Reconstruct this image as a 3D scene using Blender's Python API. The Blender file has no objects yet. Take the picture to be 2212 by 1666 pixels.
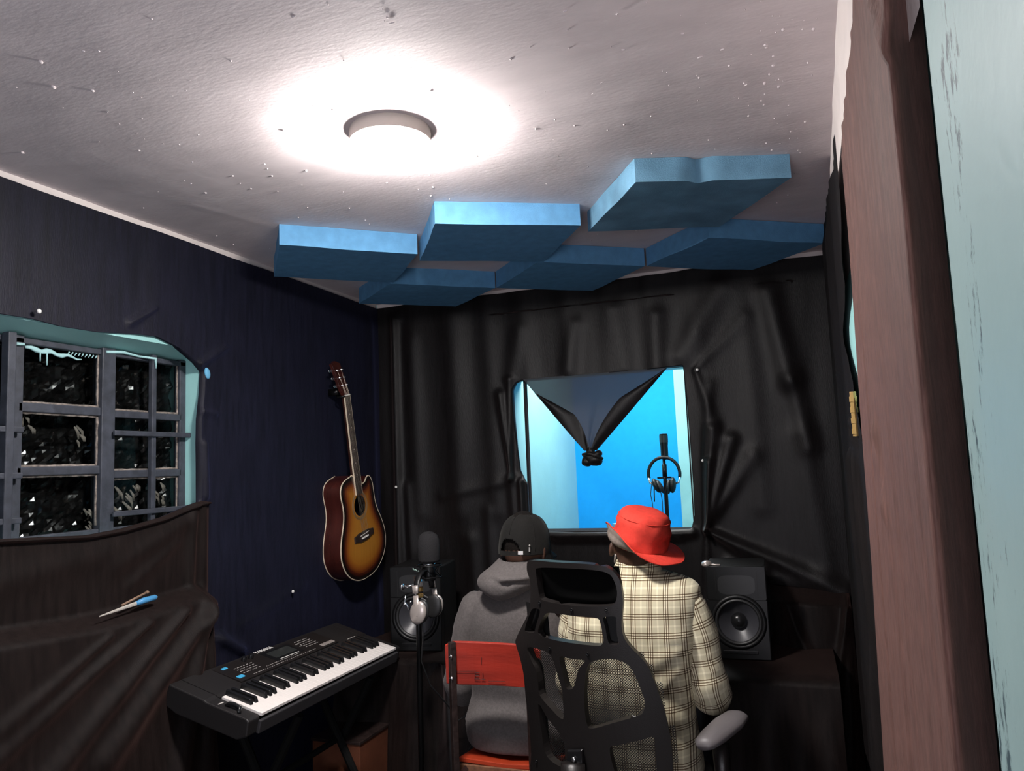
import bpy, bmesh, math, random
import numpy as np
from mathutils import Vector, Matrix, noise
from math import sin, cos, pi, radians, sqrt, exp

# ------------------------------------------------------------------ camera, world, exposure
S = bpy.context.scene
COL = S.collection
S.view_settings.view_transform = 'Standard'
S.view_settings.look = 'None'
S.view_settings.gamma = 1.0
S.view_settings.use_curve_mapping = False
S.view_settings.exposure = 0.0

yaw, pitch, roll = radians(19.8), radians(6.0), radians(2.3)
CAM_Z = 1.42
fw = Vector((-sin(yaw)*cos(pitch), cos(yaw)*cos(pitch), sin(pitch)))
r0 = Vector((cos(yaw), sin(yaw), 0)); u0 = r0.cross(fw)
rt = r0*cos(roll) - u0*sin(roll); up = u0*cos(roll) + r0*sin(roll)
cd = bpy.data.cameras.new('camera'); cam = bpy.data.objects.new('camera', cd); COL.objects.link(cam)
cam.matrix_world = Matrix(((rt.x, up.x, -fw.x, 0), (rt.y, up.y, -fw.y, 0), (rt.z, up.z, -fw.z, CAM_Z), (0, 0, 0, 1)))
cd.sensor_fit = 'HORIZONTAL'; cd.sensor_width = 36.0; cd.lens = 36*1650/2212.0; cd.clip_start = 0.02
S.camera = cam

W = bpy.data.worlds.new('world'); S.world = W; W.use_nodes = True
W.node_tree.nodes['Background'].inputs[0].default_value = (0.02, 0.025, 0.04, 1)   # night outside
W.node_tree.nodes['Background'].inputs[1].default_value = 0.3

LAMP_STRENGTH = 400.0          # the glowing dome of the ceiling lamp
BOOTH_WATTS = 26.0             # the booth's own ceiling light
bl = bpy.data.lights.new('booth_light', 'AREA'); bl.energy = BOOTH_WATTS; bl.size = 0.5; bl.color = (1, .97, .93)
blo = bpy.data.objects.new('booth_light', bl); COL.objects.link(blo); blo.location = (-0.80, 4.08, 2.29)

dl = bpy.data.lights.new('rear_fill_light', 'AREA'); dl.energy = 52.0; dl.shape = 'RECTANGLE'; dl.size = 1.0; dl.size_y = 1.6; dl.color = (.95, .90, 1.0)
dlo = bpy.data.objects.new('rear_fill_light', dl); COL.objects.link(dlo); dlo.location = (-.42, -1.6, 1.15); dlo.rotation_euler = (radians(128), 0, 0)   # soft fill added behind the camera to lift the far ceiling

# ------------------------------------------------------------------ helpers
CEIL, XL, YB = 2.32, -2.07, 3.62
def xr(y): return 0.15 + max(0.0, y-1.6)*0.03        # right wall runs slightly askew

def lerp(a, b, t): return a + (b-a)*t
def sstep(a, b, x):
    t = np.clip((x-a)/(b-a), 0, 1); return t*t*(3-2*t)

class MB:
    def __init__(s): s.v = []; s.f = []; s.m = []; s.uv = []; s.mi = 0
    def face(s, idx, uv=None): s.f.append(tuple(idx)); s.m.append(s.mi); s.uv.append(uv)
    def add(s, vs, fs, uvs=None):
        b = len(s.v); s.v += [tuple(x) for x in vs]
        for i, f in enumerate(fs): s.face([b+k for k in f], None if uvs is None else uvs[i])
        return s
    def box(s, c, d, rot=None):
        x, y, z = d[0]/2, d[1]/2, d[2]/2
        vs = [Vector((sx*x, sy*y, sz*z)) for sx in (-1, 1) for sy in (-1, 1) for sz in (-1, 1)]
        if rot is not None: vs = [rot @ v for v in vs]
        c = Vector(c); vs = [v+c for v in vs]
        return s.add(vs, [(0, 1, 3, 2), (4, 6, 7, 5), (0, 4, 5, 1), (2, 3, 7, 6), (0, 2, 6, 4), (1, 5, 7, 3)])
    def hexa(s, b4, t4):
        return s.add(list(b4)+list(t4), [(3, 2, 1, 0), (4, 5, 6, 7), (0, 1, 5, 4), (1, 2, 6, 5), (2, 3, 7, 6), (3, 0, 4, 7)])
    def rings(s, rs, cap=True, closed=False, uvs=None):
        n = len(rs[0]); b = len(s.v)
        for r in rs: s.v += [tuple(p) for p in r]
        L = len(rs)
        for i in range(L if closed else L-1):
            j = (i+1) % L
            for k in range(n):
                q = (k+1) % n
                uv = None
                if uvs is not None:
                    a, c2 = uvs[i], uvs[j]
                    kq = k+1
                    uv = [a[k], a[kq], c2[kq], c2[k]]
                s.face((b+i*n+k, b+i*n+q, b+j*n+q, b+j*n+k), uv)
        if cap and not closed:
            s.face([b+k for k in range(n)][::-1]); s.face([b+(L-1)*n+k for k in range(n)])
        return s
    def tube(s, pts, rad, n=8, cap=True, flat=1.0, uvs=False, ref=None):
        pts = [Vector(p) for p in pts]
        if not hasattr(rad, '__len__'): rad = [rad]*len(pts)
        rs = []; us = []; acc = 0
        t0 = (pts[1]-pts[0]).normalized()
        a = Vector(ref) if ref else (Vector((0, 0, 1)) if abs(t0.z) < .9 else Vector((0, 1, 0)))
        ex = (a - t0*a.dot(t0)).normalized()
        for i, p in enumerate(pts):
            if i == 0: t = t0
            elif i == len(pts)-1: t = (pts[i]-pts[i-1]).normalized()
            else: t = ((pts[i+1]-pts[i]).normalized()+(pts[i]-pts[i-1]).normalized()).normalized()
            ex = (ex - t*ex.dot(t)).normalized(); ey = t.cross(ex)
            rs.append([p + ex*cos(2*pi*k/n)*rad[i] + ey*sin(2*pi*k/n)*rad[i]*flat for k in range(n)])
            if i: acc += (pts[i]-pts[i-1]).length
            us.append([(2*pi*k/n*.055, acc) for k in range(n+1)])
        return s.rings(rs, cap, uvs=us if uvs else None)
    def lathe(s, prof, c=(0, 0, 0), n=24, M=None, cap=True):
        c = Vector(c); rs = []
        for r, h in prof:
            ring = [Vector((r*cos(2*pi*k/n), r*sin(2*pi*k/n), h)) for k in range(n)]
            if M is not None: ring = [M @ p for p in ring]
            rs.append([p+c for p in ring])
        return s.rings(rs, cap)
    def ell(s, c, r, nu=16, nv=10, M=None):
        c = Vector(c); rs = []
        for j in range(nv+1):
            th = pi*min(max(j/nv, .02), .98)
            ring = [Vector((r[0]*sin(th)*cos(2*pi*k/nu), r[1]*sin(th)*sin(2*pi*k/nu), -r[2]*cos(th))) for k in range(nu)]
            if M is not None: ring = [M @ p for p in ring]
            rs.append([p+c for p in ring])
        return s.rings(rs)
    def build(s, name, mats, parent=None, smooth=False, bev=0, local=False, sub=0, auto=None):
        me = bpy.data.meshes.new(name)
        vs = s.v
        if parent is not None and not local:
            inv = world_of(parent).inverted(); vs = [tuple(inv @ Vector(p)) for p in vs]
        me.from_pydata(vs, [], s.f)
        if not isinstance(mats, (list, tuple)): mats = [mats]
        for m in mats: me.materials.append(m)
        me.polygons.foreach_set('material_index', s.m)
        if any(u is not None for u in s.uv):
            ul = me.uv_layers.new(name='UVMap'); k = 0
            for f, u in zip(s.f, s.uv):
                for i in range(len(f)):
                    if u is not None: ul.data[k].uv = u[i]
                    k += 1
        if smooth: me.polygons.foreach_set('use_smooth', [True]*len(me.polygons))
        me.validate(); me.update()
        bm = bmesh.new(); bm.from_mesh(me); bmesh.ops.recalc_face_normals(bm, faces=bm.faces); bm.to_mesh(me); bm.free()
        o = bpy.data.objects.new(name, me); COL.objects.link(o)
        if parent is not None: o.parent = parent
        if bev:
            b = o.modifiers.new('bevel', 'BEVEL'); b.width = bev; b.segments = 2; b.limit_method = 'ANGLE'; b.angle_limit = radians(40)
        if sub:
            b = o.modifiers.new('sub', 'SUBSURF'); b.levels = sub; b.render_levels = sub
        if auto:
            try: me.set_sharp_from_angle(angle=radians(auto))
            except Exception: pass
        return o

def world_of(o):
    m = o.matrix_basis.copy(); p = o.parent
    while p: m = p.matrix_basis @ m; p = p.parent
    return m
def tag(o, label, cat=None, group=None):
    o['label'] = label
    if cat: o['category'] = cat
    if group: o['group'] = group
    return o
def thing(name, label, cat, loc=(0, 0, 0), rot=(0, 0, 0), group=None):
    o = bpy.data.objects.new(name, None); COL.objects.link(o); o.empty_display_size = .05
    o.location = loc; o.rotation_euler = rot
    return tag(o, label, cat, group)
def struct(o): o['kind'] = 'structure'; return o
def copy_of(o, parent=None):
    c = o.copy(); COL.objects.link(c)
    if parent is not None: c.parent = parent
    return c

# ------------------------------------------------------------------ materials
def newmat(name):
    m = bpy.data.materials.new(name); m.use_nodes = True
    nt = m.node_tree; return m, nt, nt.nodes['Principled BSDF']
def N(nt, t, **kw):
    n = nt.nodes.new(t)
    for k, v in kw.items(): setattr(n, k, v)
    return n
def ramp(nt, src, stops, interp='LINEAR'):
    r = N(nt, 'ShaderNodeValToRGB'); r.color_ramp.interpolation = interp
    e = r.color_ramp.elements
    while len(e) < len(stops): e.new(0.5)
    for q, (p, c) in zip(e, stops): q.position = p; q.color = tuple(c)+((1,) if len(c) == 3 else ())
    nt.links.new(src, r.inputs[0]); return r
def mat(name, col, rough=.5, metal=0, spec=.5, var=0, scale=20, bump=0, bscale=80, sheen=0, sheen_col=None, coat=0, stretch=(1, 1, 1)):
    m, nt, p = newmat(name)
    p.inputs['Base Color'].default_value = (*col, 1); p.inputs['Roughness'].default_value = rough
    p.inputs['Metallic'].default_value = metal; p.inputs['Specular IOR Level'].default_value = spec
    if coat: p.inputs['Coat Weight'].default_value = coat; p.inputs['Coat Roughness'].default_value = .08
    if sheen:
        p.inputs['Sheen Weight'].default_value = sheen; p.inputs['Sheen Roughness'].default_value = .45
        p.inputs['Sheen Tint'].default_value = (*(sheen_col or col), 1)
    tc = N(nt, 'ShaderNodeTexCoord'); mp = N(nt, 'ShaderNodeMapping'); mp.inputs['Scale'].default_value = stretch
    nt.links.new(tc.outputs['Object'], mp.inputs[0])
    if var:
        n = N(nt, 'ShaderNodeTexNoise'); n.inputs['Scale'].default_value = scale; n.inputs['Detail'].default_value = 6
        nt.links.new(mp.outputs[0], n.inputs['Vector'])
        r = ramp(nt, n.outputs['Fac'], [(.3, [c*(1-var) for c in col]), (.7, [min(1, c*(1+var)) for c in col])])
        nt.links.new(r.outputs[0], p.inputs['Base Color'])
    if bump:
        n = N(nt, 'ShaderNodeTexNoise'); n.inputs['Scale'].default_value = bscale; n.inputs['Detail'].default_value = 4
        nt.links.new(mp.outputs[0], n.inputs['Vector'])
        b = N(nt, 'ShaderNodeBump'); b.inputs['Strength'].default_value = bump; b.inputs['Distance'].default_value = .004
        nt.links.new(n.outputs['Fac'], b.inputs['Height']); nt.links.new(b.outputs[0], p.inputs['Normal'])
    return m
def cloth(name, col, sheen, scol, rough=.6, spec=.25, stretch=(1, 1, .12), var=.45, scale=60):
    m = mat(name, col, rough, 0, spec, var=var, scale=scale, bump=.25, bscale=420, sheen=sheen, sheen_col=scol, stretch=stretch)
    return m

M = {}
M['ceiling'] = mat('ceiling_plaster', (.74, .665, .675), .75, 0, .2, var=.06, scale=6, bump=.20, bscale=48, stretch=(1, 2.2, 1))
M['ceiling_white'] = mat('white_paint', (.8, .73, .70), .6, 0, .3, var=.05, scale=9, bump=.2, bscale=60)
M['cloth_left'] = cloth('black_cloth_blue_haze', (.006, .006, .013), .16, (.22, .25, .62))  # blue lens haze from the lamp put into the base colour and sheen
M['cloth_back'] = cloth('black_cloth', (.0048, .0038, .0042), .10, (.70, .50, .50), .5, .3)
M['cloth_dark'] = cloth('dark_cloth', (.006, .0048, .005), .01, (.6, .45, .45), .8, .12)
M['cloth_low'] = cloth('black_cloth_brown', (.008, .0054, .005), .08, (.85, .46, .40), .62, .14)
M['cloth_right'] = cloth('brown_black_cloth', (.115, .056, .046), .12, (.6, .42, .38), .7, .2, stretch=(1, 1, .16), var=.34, scale=150)
M['black_plastic'] = mat('black_plastic', (.0055, .0055, .006), .42, 0, .35, var=.2, scale=40)
M['chair_plastic'] = mat('chair_plastic', (.0125, .0105, .0102), .36, 0, .5, bump=.12, bscale=500)
M['dark_plastic'] = mat('keyboard_shell', (.014, .0125, .013), .5, 0, .4, bump=.1, bscale=600)
M['panel_black'] = mat('keyboard_panel', (.010, .0075, .007), .5, 0, .4)
M['black_metal'] = mat('black_metal', (.012, .012, .013), .35, .6, .5)
M['steel_paint'] = mat('dark_window_steel', (.045, .05, .065), .5, 0, .4, var=.3, scale=30, bump=.2, bscale=120)
M['chrome'] = mat('chrome', (.7, .7, .72), .25, 1)
M['dull_metal'] = mat('dull_metal', (.5, .48, .46), .45, .8)
M['silver'] = mat('silver_plastic', (.52, .46, .43), .3, .45, .5)
M['white_plastic'] = mat('white_plastic', (.86, .80, .77), .35, 0, .5)
M['key_black'] = mat('key_black', (.010, .010, .011), .25, 0, .5)
M['blue_button'] = mat('blue_button', (.06, .42, .72), .4)
M['print'] = mat('white_print', (.45, .42, .4), .6)
M['print_bright'] = mat('white_print_bright', (.8, .78, .76), .6)
M['foam_panel'] = mat('blue_foam', (.13, .33, .56), .9, 0, .1, var=.10, scale=25, bump=.25, bscale=350)
M['foam_old'] = mat('faded_blue_foam', (.16, .33, .47), .9, 0, .1, var=.22, scale=9, bump=.3, bscale=300)
M['mic_foam'] = mat('mic_foam', (.030, .029, .031), .95, 0, .1, bump=.8, bscale=700)
M['red_wood'] = mat('red_painted_wood', (.30, .022, .011), .45, 0, .4, var=.25, scale=14, bump=.15, bscale=60, stretch=(.3, 1, 2))
M['red_seat'] = mat('orange_red_seat', (.40, .042, .013), .45, 0, .4, var=.12, scale=10)
M['ply_edge'] = mat('plywood_edge', (.16, .07, .035), .7, var=.4, scale=60)
M['brown_steel'] = mat('brown_black_steel', (.035, .022, .02), .45, .4, .5, var=.5, scale=60)
M['brown_board'] = mat('brown_box', (.115, .036, .017), .7, 0, .3, var=.3, scale=8)
M['hoodie'] = mat('grey_fleece', (.105, .094, .092), .95, 0, .1, var=.16, scale=130, bump=.3, bscale=350, sheen=.15, sheen_col=(.6, .55, .55))
M['cap'] = mat('black_cotton_cap', (.010, .0095, .009), .9, 0, .15, var=.2, scale=200, bump=.25, bscale=600, sheen=.08, sheen_col=(.6, .6, .55))
M['hat_red'] = mat('red_cotton', (.66, .055, .038), .85, 0, .15, var=.10, scale=60, bump=.25, bscale=500)
M['hat_under'] = mat('hat_lining', (.23, .19, .165), .9, 0, .1, var=.15, scale=80, bump=.2, bscale=500)
M['skin'] = mat('dark_skin', (.075, .036, .024), .5, 0, .4, var=.15, scale=30)
M['hair'] = mat('black_hair', (.010, .008, .007), .9, 0, .1, bump=.8, bscale=400)
M['jeans'] = mat('dark_trousers', (.018, .019, .026), .9, 0, .1, var=.2, scale=60)
M['shoe'] = mat('dark_shoe', (.02, .018, .018), .6)
M['eye'] = mat('eye_white', (.7, .68, .64), .2)
M['wood_dark'] = mat('dark_red_wood', (.055, .012, .009), .18, 0, .5, var=.35, scale=20, coat=.5, stretch=(1, 1, .15))
M['wood_neck'] = mat('neck_wood', (.05, .017, .012), .3, var=.3, scale=30, coat=.3)
M['rosewood'] = mat('rosewood', (.035, .020, .016), .5, var=.35, scale=60)
M['binding'] = mat('cream_binding', (.74, .62, .47), .4)
M['ply_inside'] = mat('guitar_inside', (.35, .2, .11), .7)
M['brass'] = mat('brass', (.62, .40, .14), .4, .6, .5)
M['white_pin'] = mat('white_pin', (.9, .88, .85), .3)
M['wood_pale'] = mat('pale_wood', (.5, .36, .24), .6)
M['blue_plastic'] = mat('blue_plastic', (.07, .28, .55), .4)
M['floor'] = mat('floor_concrete', (.045, .04, .04), .7, var=.3, scale=5)
M['woofer'] = mat('woofer_cone', (.045, .045, .052), .35, 0, .5)
M['rubber'] = mat('rubber', (.016, .016, .017), .45)
M['plastic_sheet'] = mat('crumpled_black_plastic', (.012, .011, .011), .18, 0, .6, var=.3, scale=30)
M['blue_tape'] = mat('blue_rag', (.12, .38, .60), .7)
M['booth_foam'] = mat('pale_blue_foam', (.22, .52, .78), .9)
M['mortar'] = mat('grey_wall_block', (.1, .1, .1), .9)

def teal(name, col, scuff=0.0, speck=0):
    m, nt, p = newmat(name); p.inputs['Roughness'].default_value = .45; p.inputs['Specular IOR Level'].default_value = .35
    tc = N(nt, 'ShaderNodeTexCoord'); mp = N(nt, 'ShaderNodeMapping'); mp.inputs['Scale'].default_value = (1, 1, .28)
    nt.links.new(tc.outputs['Object'], mp.inputs[0])
    n = N(nt, 'ShaderNodeTexNoise'); n.inputs['Scale'].default_value = 5; n.inputs['Detail'].default_value = 5
    nt.links.new(tc.outputs['Object'], n.inputs['Vector'])
    r = ramp(nt, n.outputs['Fac'], [(.3, [c*.94 for c in col]), (.7, [min(1, c*1.05) for c in col])])
    out = r.outputs[0]
    if scuff:
        a = N(nt, 'ShaderNodeTexNoise'); a.inputs['Scale'].default_value = 95; a.inputs['Detail'].default_value = 9; a.inputs['Roughness'].default_value = .72
        nt.links.new(mp.outputs[0], a.inputs['Vector'])
        b = N(nt, 'ShaderNodeTexNoise'); b.inputs['Scale'].default_value = 9; b.inputs['Detail'].default_value = 2
        nt.links.new(mp.outputs[0], b.inputs['Vector'])
        mu = N(nt, 'ShaderNodeMath', operation='MULTIPLY'); nt.links.new(a.outputs['Fac'], mu.inputs[0]); nt.links.new(b.outputs['Fac'], mu.inputs[1])
        k = ramp(nt, mu.outputs[0], [(scuff, (0, 0, 0)), (scuff+.035, (1, 1, 1))])
        mx = N(nt, 'ShaderNodeMix', data_type='RGBA'); nt.links.new(k.outputs[0], mx.inputs[0])
        nt.links.new(out, mx.inputs[6]); mx.inputs[7].default_value = (.07, .12, .14, 1); out = mx.outputs[2]
    nt.links.new(out, p.inputs['Base Color'])
    bn = N(nt, 'ShaderNodeTexNoise'); bn.inputs['Scale'].default_value = 60; nt.links.new(tc.outputs['Object'], bn.inputs['Vector'])
    bp = N(nt, 'ShaderNodeBump'); bp.inputs['Strength'].default_value = .15; bp.inputs['Distance'].default_value = .003
    nt.links.new(bn.outputs['Fac'], bp.inputs['Height']); nt.links.new(bp.outputs[0], p.inputs['Normal'])
    return m
M['teal'] = teal('teal_paint', (.36, .68, .67))
M['teal_scuffed'] = teal('teal_paint_scuffed', (.37, .54, .54), .325)
M['teal_booth'] = teal('booth_teal_paint', (.30, .58, .60))
M['blue_wall'] = mat('bright_blue_paint', (.008, .33, .82), .7, 0, .2, var=.03, scale=30)

def emission(name, col, st):
    m, nt, p = newmat(name); p.inputs['Emission Color'].default_value = (*col, 1); p.inputs['Emission Strength'].default_value = st
    p.inputs['Base Color'].default_value = (.9, .9, .9, 1); return m
M['lamp_glow'] = emission('lamp_glow', (1, .95, .915), LAMP_STRENGTH)

def plaid_mat(name, use_uv):
    m, nt, p = newmat(name); p.inputs['Roughness'].default_value = .9; p.inputs['Specular IOR Level'].default_value = .15
    p.inputs['Sheen Weight'].default_value = .1
    tc = N(nt, 'ShaderNodeTexCoord'); sx = N(nt, 'ShaderNodeSeparateXYZ')
    nt.links.new(tc.outputs['UV'], sx.inputs[0])
    def lines(out, period, off):
        a = N(nt, 'ShaderNodeMath', operation='MULTIPLY_ADD'); a.inputs[1].default_value = 1/period; a.inputs[2].default_value = off
        nt.links.new(out, a.inputs[0])
        f = N(nt, 'ShaderNodeMath', operation='FRACT'); nt.links.new(a.outputs[0], f.inputs[0])
        B = (.24, .19, .15); A = (1, 1, 1); T = (.84, .83, .80)
        st = [(0, B), (.055, A), (.13, B), (.185, A), (.26, B), (.315, T), (.60, A), (.70, T)]
        return ramp(nt, f.outputs[0], st, 'CONSTANT')
    lx = lines(sx.outputs[0], .050, .20); lz = lines(sx.outputs[1], .056, .45)
    mu = N(nt, 'ShaderNodeMix', data_type='RGBA', blend_type='MULTIPLY'); mu.inputs[0].default_value = 1
    nt.links.new(lx.outputs[0], mu.inputs[6]); nt.links.new(lz.outputs[0], mu.inputs[7])
    m2 = N(nt, 'ShaderNodeMix', data_type='RGBA', blend_type='MULTIPLY'); m2.inputs[0].default_value = 1
    nt.links.new(mu.outputs[2], m2.inputs[6]); m2.inputs[7].default_value = (.88, .82, .62, 1)
    nt.links.new(m2.outputs[2], p.inputs['Base Color'])
    n = N(nt, 'ShaderNodeTexNoise'); n.inputs['Scale'].default_value = 500; nt.links.new(tc.outputs['Object'], n.inputs['Vector'])
    b = N(nt, 'ShaderNodeBump'); b.inputs['Strength'].default_value = .2; b.inputs['Distance'].default_value = .002
    nt.links.new(n.outputs['Fac'], b.inputs['Height']); nt.links.new(b.outputs[0], p.inputs['Normal'])
    return m
M['plaid'] = plaid_mat('plaid_wool', True)

def holes_mat(name, col, pitch):
    m, nt, p = newmat(name); p.inputs['Base Color'].default_value = (*col, 1); p.inputs['Roughness'].default_value = .7
    tc = N(nt, 'ShaderNodeTexCoord'); sx = N(nt, 'ShaderNodeSeparateXYZ'); nt.links.new(tc.outputs['UV'], sx.inputs[0])
    res = []
    for sgn in (1, -1):
        a = N(nt, 'ShaderNodeMath', operation='MULTIPLY_ADD'); a.inputs[1].default_value = sgn; nt.links.new(sx.outputs[1], a.inputs[0]); nt.links.new(sx.outputs[0], a.inputs[2])
        q = N(nt, 'ShaderNodeMath', operation='MULTIPLY'); q.inputs[1].default_value = 2*pi/pitch; nt.links.new(a.outputs[0], q.inputs[0])
        c = N(nt, 'ShaderNodeMath', operation='SINE'); nt.links.new(q.outputs[0], c.inputs[0]); res.append(c)
    ad = N(nt, 'ShaderNodeMath', operation='ADD'); nt.links.new(res[0].outputs[0], ad.inputs[0]); nt.links.new(res[1].outputs[0], ad.inputs[1])
    r = ramp(nt, ad.outputs[0], [(0, (1, 1, 1)), (.04, (0, 0, 0))], 'CONSTANT')
    nt.links.new(r.outputs[0], p.inputs['Alpha']); return m
M['chair_mesh'] = holes_mat('chair_mesh_fabric', (.014, .014, .014), .0075)

def glass_mat():
    m, nt, p = newmat('dirty_glass'); out = nt.nodes['Material Output']
    g = N(nt, 'ShaderNodeBsdfGlossy'); g.inputs['Roughness'].default_value = .12; g.inputs['Color'].default_value = (.8, .85, .9, 1)
    t = N(nt, 'ShaderNodeBsdfTransparent'); t.inputs['Color'].default_value = (.72, .74, .74, 1)
    fr = N(nt, 'ShaderNodeFresnel'); fr.inputs['IOR'].default_value = 1.15
    mx = N(nt, 'ShaderNodeMixShader'); nt.links.new(fr.outputs[0], mx.inputs[0]); nt.links.new(t.outputs[0], mx.inputs[1]); nt.links.new(g.outputs[0], mx.inputs[2])
    tc = N(nt, 'ShaderNodeTexCoord'); n = N(nt, 'ShaderNodeTexNoise'); n.inputs['Scale'].default_value = 38; n.inputs['Detail'].default_value = 9; n.inputs['Roughness'].default_value = .75
    nt.links.new(tc.outputs['Object'], n.inputs['Vector'])
    k = ramp(nt, n.outputs['Fac'], [(.63, (0, 0, 0)), (.72, (.5, .5, .5))])
    d = N(nt, 'ShaderNodeBsdfDiffuse'); d.inputs['Color'].default_value = (.16, .14, .12, 1)
    m2 = N(nt, 'ShaderNodeMixShader'); nt.links.new(k.outputs[0], m2.inputs[0]); nt.links.new(mx.outputs[0], m2.inputs[1]); nt.links.new(d.outputs[0], m2.inputs[2])
    nt.links.new(m2.outputs[0], out.inputs[0]); return m
M['glass'] = glass_mat()
def thin_cloth():
    m, nt, p = newmat('thin_black_cloth'); out = nt.nodes['Material Output']
    p.inputs['Base Color'].default_value = (.03, .028, .03, 1); p.inputs['Roughness'].default_value = .8
    t = N(nt, 'ShaderNodeBsdfTransparent'); t.inputs['Color'].default_value = (.9, .9, .95, 1)
    tl = N(nt, 'ShaderNodeBsdfTranslucent'); tl.inputs['Color'].default_value = (.026, .022, .022, 1)
    a = N(nt, 'ShaderNodeMixShader'); a.inputs[0].default_value = .035; nt.links.new(p.outputs[0], a.inputs[1]); nt.links.new(t.outputs[0], a.inputs[2])
    b = N(nt, 'ShaderNodeAddShader'); nt.links.new(a.outputs[0], b.inputs[0]); nt.links.new(tl.outputs[0], b.inputs[1])
    nt.links.new(b.outputs[0], out.inputs[0]); return m
M['thin_cloth'] = thin_cloth()

# ------------------------------------------------------------------ the room shell
rng = random.Random(4)
def slab(name, boxes, m, bev=0):
    b = MB()
    for x0, x1, y0, y1, z0, z1 in boxes: b.box(((x0+x1)/2, (y0+y1)/2, (z0+z1)/2), (x1-x0, y1-y0, z1-z0))
    return struct(b.build(name, m, bev=bev))
slab('floor', [(-2.3, .6, -1.7, 5.4, -.1, 0)], M['floor'])
# ceiling: trowelled plaster with real undulation, seams of the shuttering boards and drips
nx, ny = 150, 290
xs = np.linspace(-2.3, .62, nx); ys = np.linspace(-1.7, 3.66, ny)
b = MB(); vs = []
seams = [((-.62, 1.86), (-.12, 1.83), .0022), ((-1.79, 1.96), (-1.70, 2.30), .002), ((-1.79, 1.96), (-1.28, 1.97), .0012), ((-.80, 2.06), (-.80, 2.35), .0016), ((-1.22, 1.54), (-1.08, 1.50), .0012)]
def seg_d(px, py, a, c):
    ax, ay = a; dx, dy = c[0]-ax, c[1]-ay
    t = max(0, min(1, ((px-ax)*dx+(py-ay)*dy)/(dx*dx+dy*dy))); return math.hypot(px-ax-t*dx, py-ay-t*dy)
for y in ys:
    for x in xs:
        h = noise.noise(Vector((x*1.6, y*1.2, 3)))*.010 + noise.noise(Vector((x*4+y*2.5, y*3.5-x, 1)))*.0045 + noise.noise(Vector((x*14, y*9, 7)))*.0007
        for a, c, w in seams: h += w*exp(-(seg_d(x, y, a, c)/.018)**2)
        vs.append((x, y, CEIL - max(-.02, h)*.55))
fs = [(j*nx+i, j*nx+i+1, (j+1)*nx+i+1, (j+1)*nx+i) for j in range(ny-1) for i in range(nx-1)]
b.add(vs, fs)
ceiling = struct(b.build('ceiling', M['ceiling'], smooth=True))
slab('wall_ceiling_slab', [(-2.4, .7, -1.7, 3.62, CEIL+.02, CEIL+.12)], M['mortar'])
b = MB()
for i in range(385):
    if i < 300: x, y = rng.uniform(-2.0, .1), rng.uniform(.2, 3.3)
    else: x, y = rng.gauss(.03, .07), rng.uniform(1.3, 2.4)
    if math.hypot(x+.94, y-1.74) < .16 or x > .12: continue
    r = rng.choice([.0015, .002, .002, .003, .004])
    b.ell((x, y, CEIL-.001), (r, r*rng.uniform(.8, 1.6), r*rng.uniform(.5, 1.1)), 6, 4)
for i in range(46):                                    # small trowel drips and tears
    x, y, a = rng.uniform(-1.7, 0), rng.uniform(.7, 1.9), rng.uniform(-.6, .6)
    if math.hypot(x+.94, y-1.74) < .2: continue
    b.ell((x, y, CEIL-.001), (rng.uniform(.003, .008), .0012, .0018), 8, 4, Matrix.Rotation(a, 3, 'Z'))
o = b.build('plaster_bump', M['ceiling'], ceiling, smooth=True); o['kind'] = 'stuff'

# left wall with its window opening
wy0, wy1, wz0, wz1 = .95, 2.30, 1.25, 1.90
slab('wall_left', [(-2.25, XL, -1.7, wy0, 0, CEIL+.02), (-2.25, XL, wy1, 3.8, 0, CEIL+.02), (-2.25, XL, wy0, wy1, 0, wz0), (-2.25, XL, wy0, wy1, wz1, CEIL+.02)], M['teal'])
# back wall with the booth window
bx0, bx1, bz0, bz1 = -1.30, -.44, 1.09, 1.855
slab('wall_back', [(-2.25, bx0, YB, YB+.14, 0, CEIL+.02), (bx1, .62, YB, YB+.14, 0, CEIL+.02), (bx0, bx1, YB, YB+.14, 0, bz0), (bx0, bx1, YB, YB+.14, bz1, CEIL+.02)], M['teal_booth'])
# right wall (slightly askew), near part is scuffed teal
def rwall(name, y0, y1, m, inset=0):
    b = MB(); x0, x1 = xr(y0)+inset, xr(y1)+inset
    b.hexa([(x0, y0, 0), (.62, y0, 0), (.62, y1, 0), (x1, y1, 0)], [(x0, y0, CEIL+.02), (.62, y0, CEIL+.02), (.62, y1, CEIL+.02), (x1, y1, CEIL+.02)])
    return struct(b.build(name, m, bev=.012 if inset == 0 and y0 < 0 else 0))
rwall('wall_right_near', -1.7, .80, M['teal_scuffed'])
rwall('wall_right', .80, 3.62, M['teal'], .075)
slab('wall_rear', [(-2.25, .62, -1.8, -1.7, 0, CEIL+.02)], M['teal_scuffed'])
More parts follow.
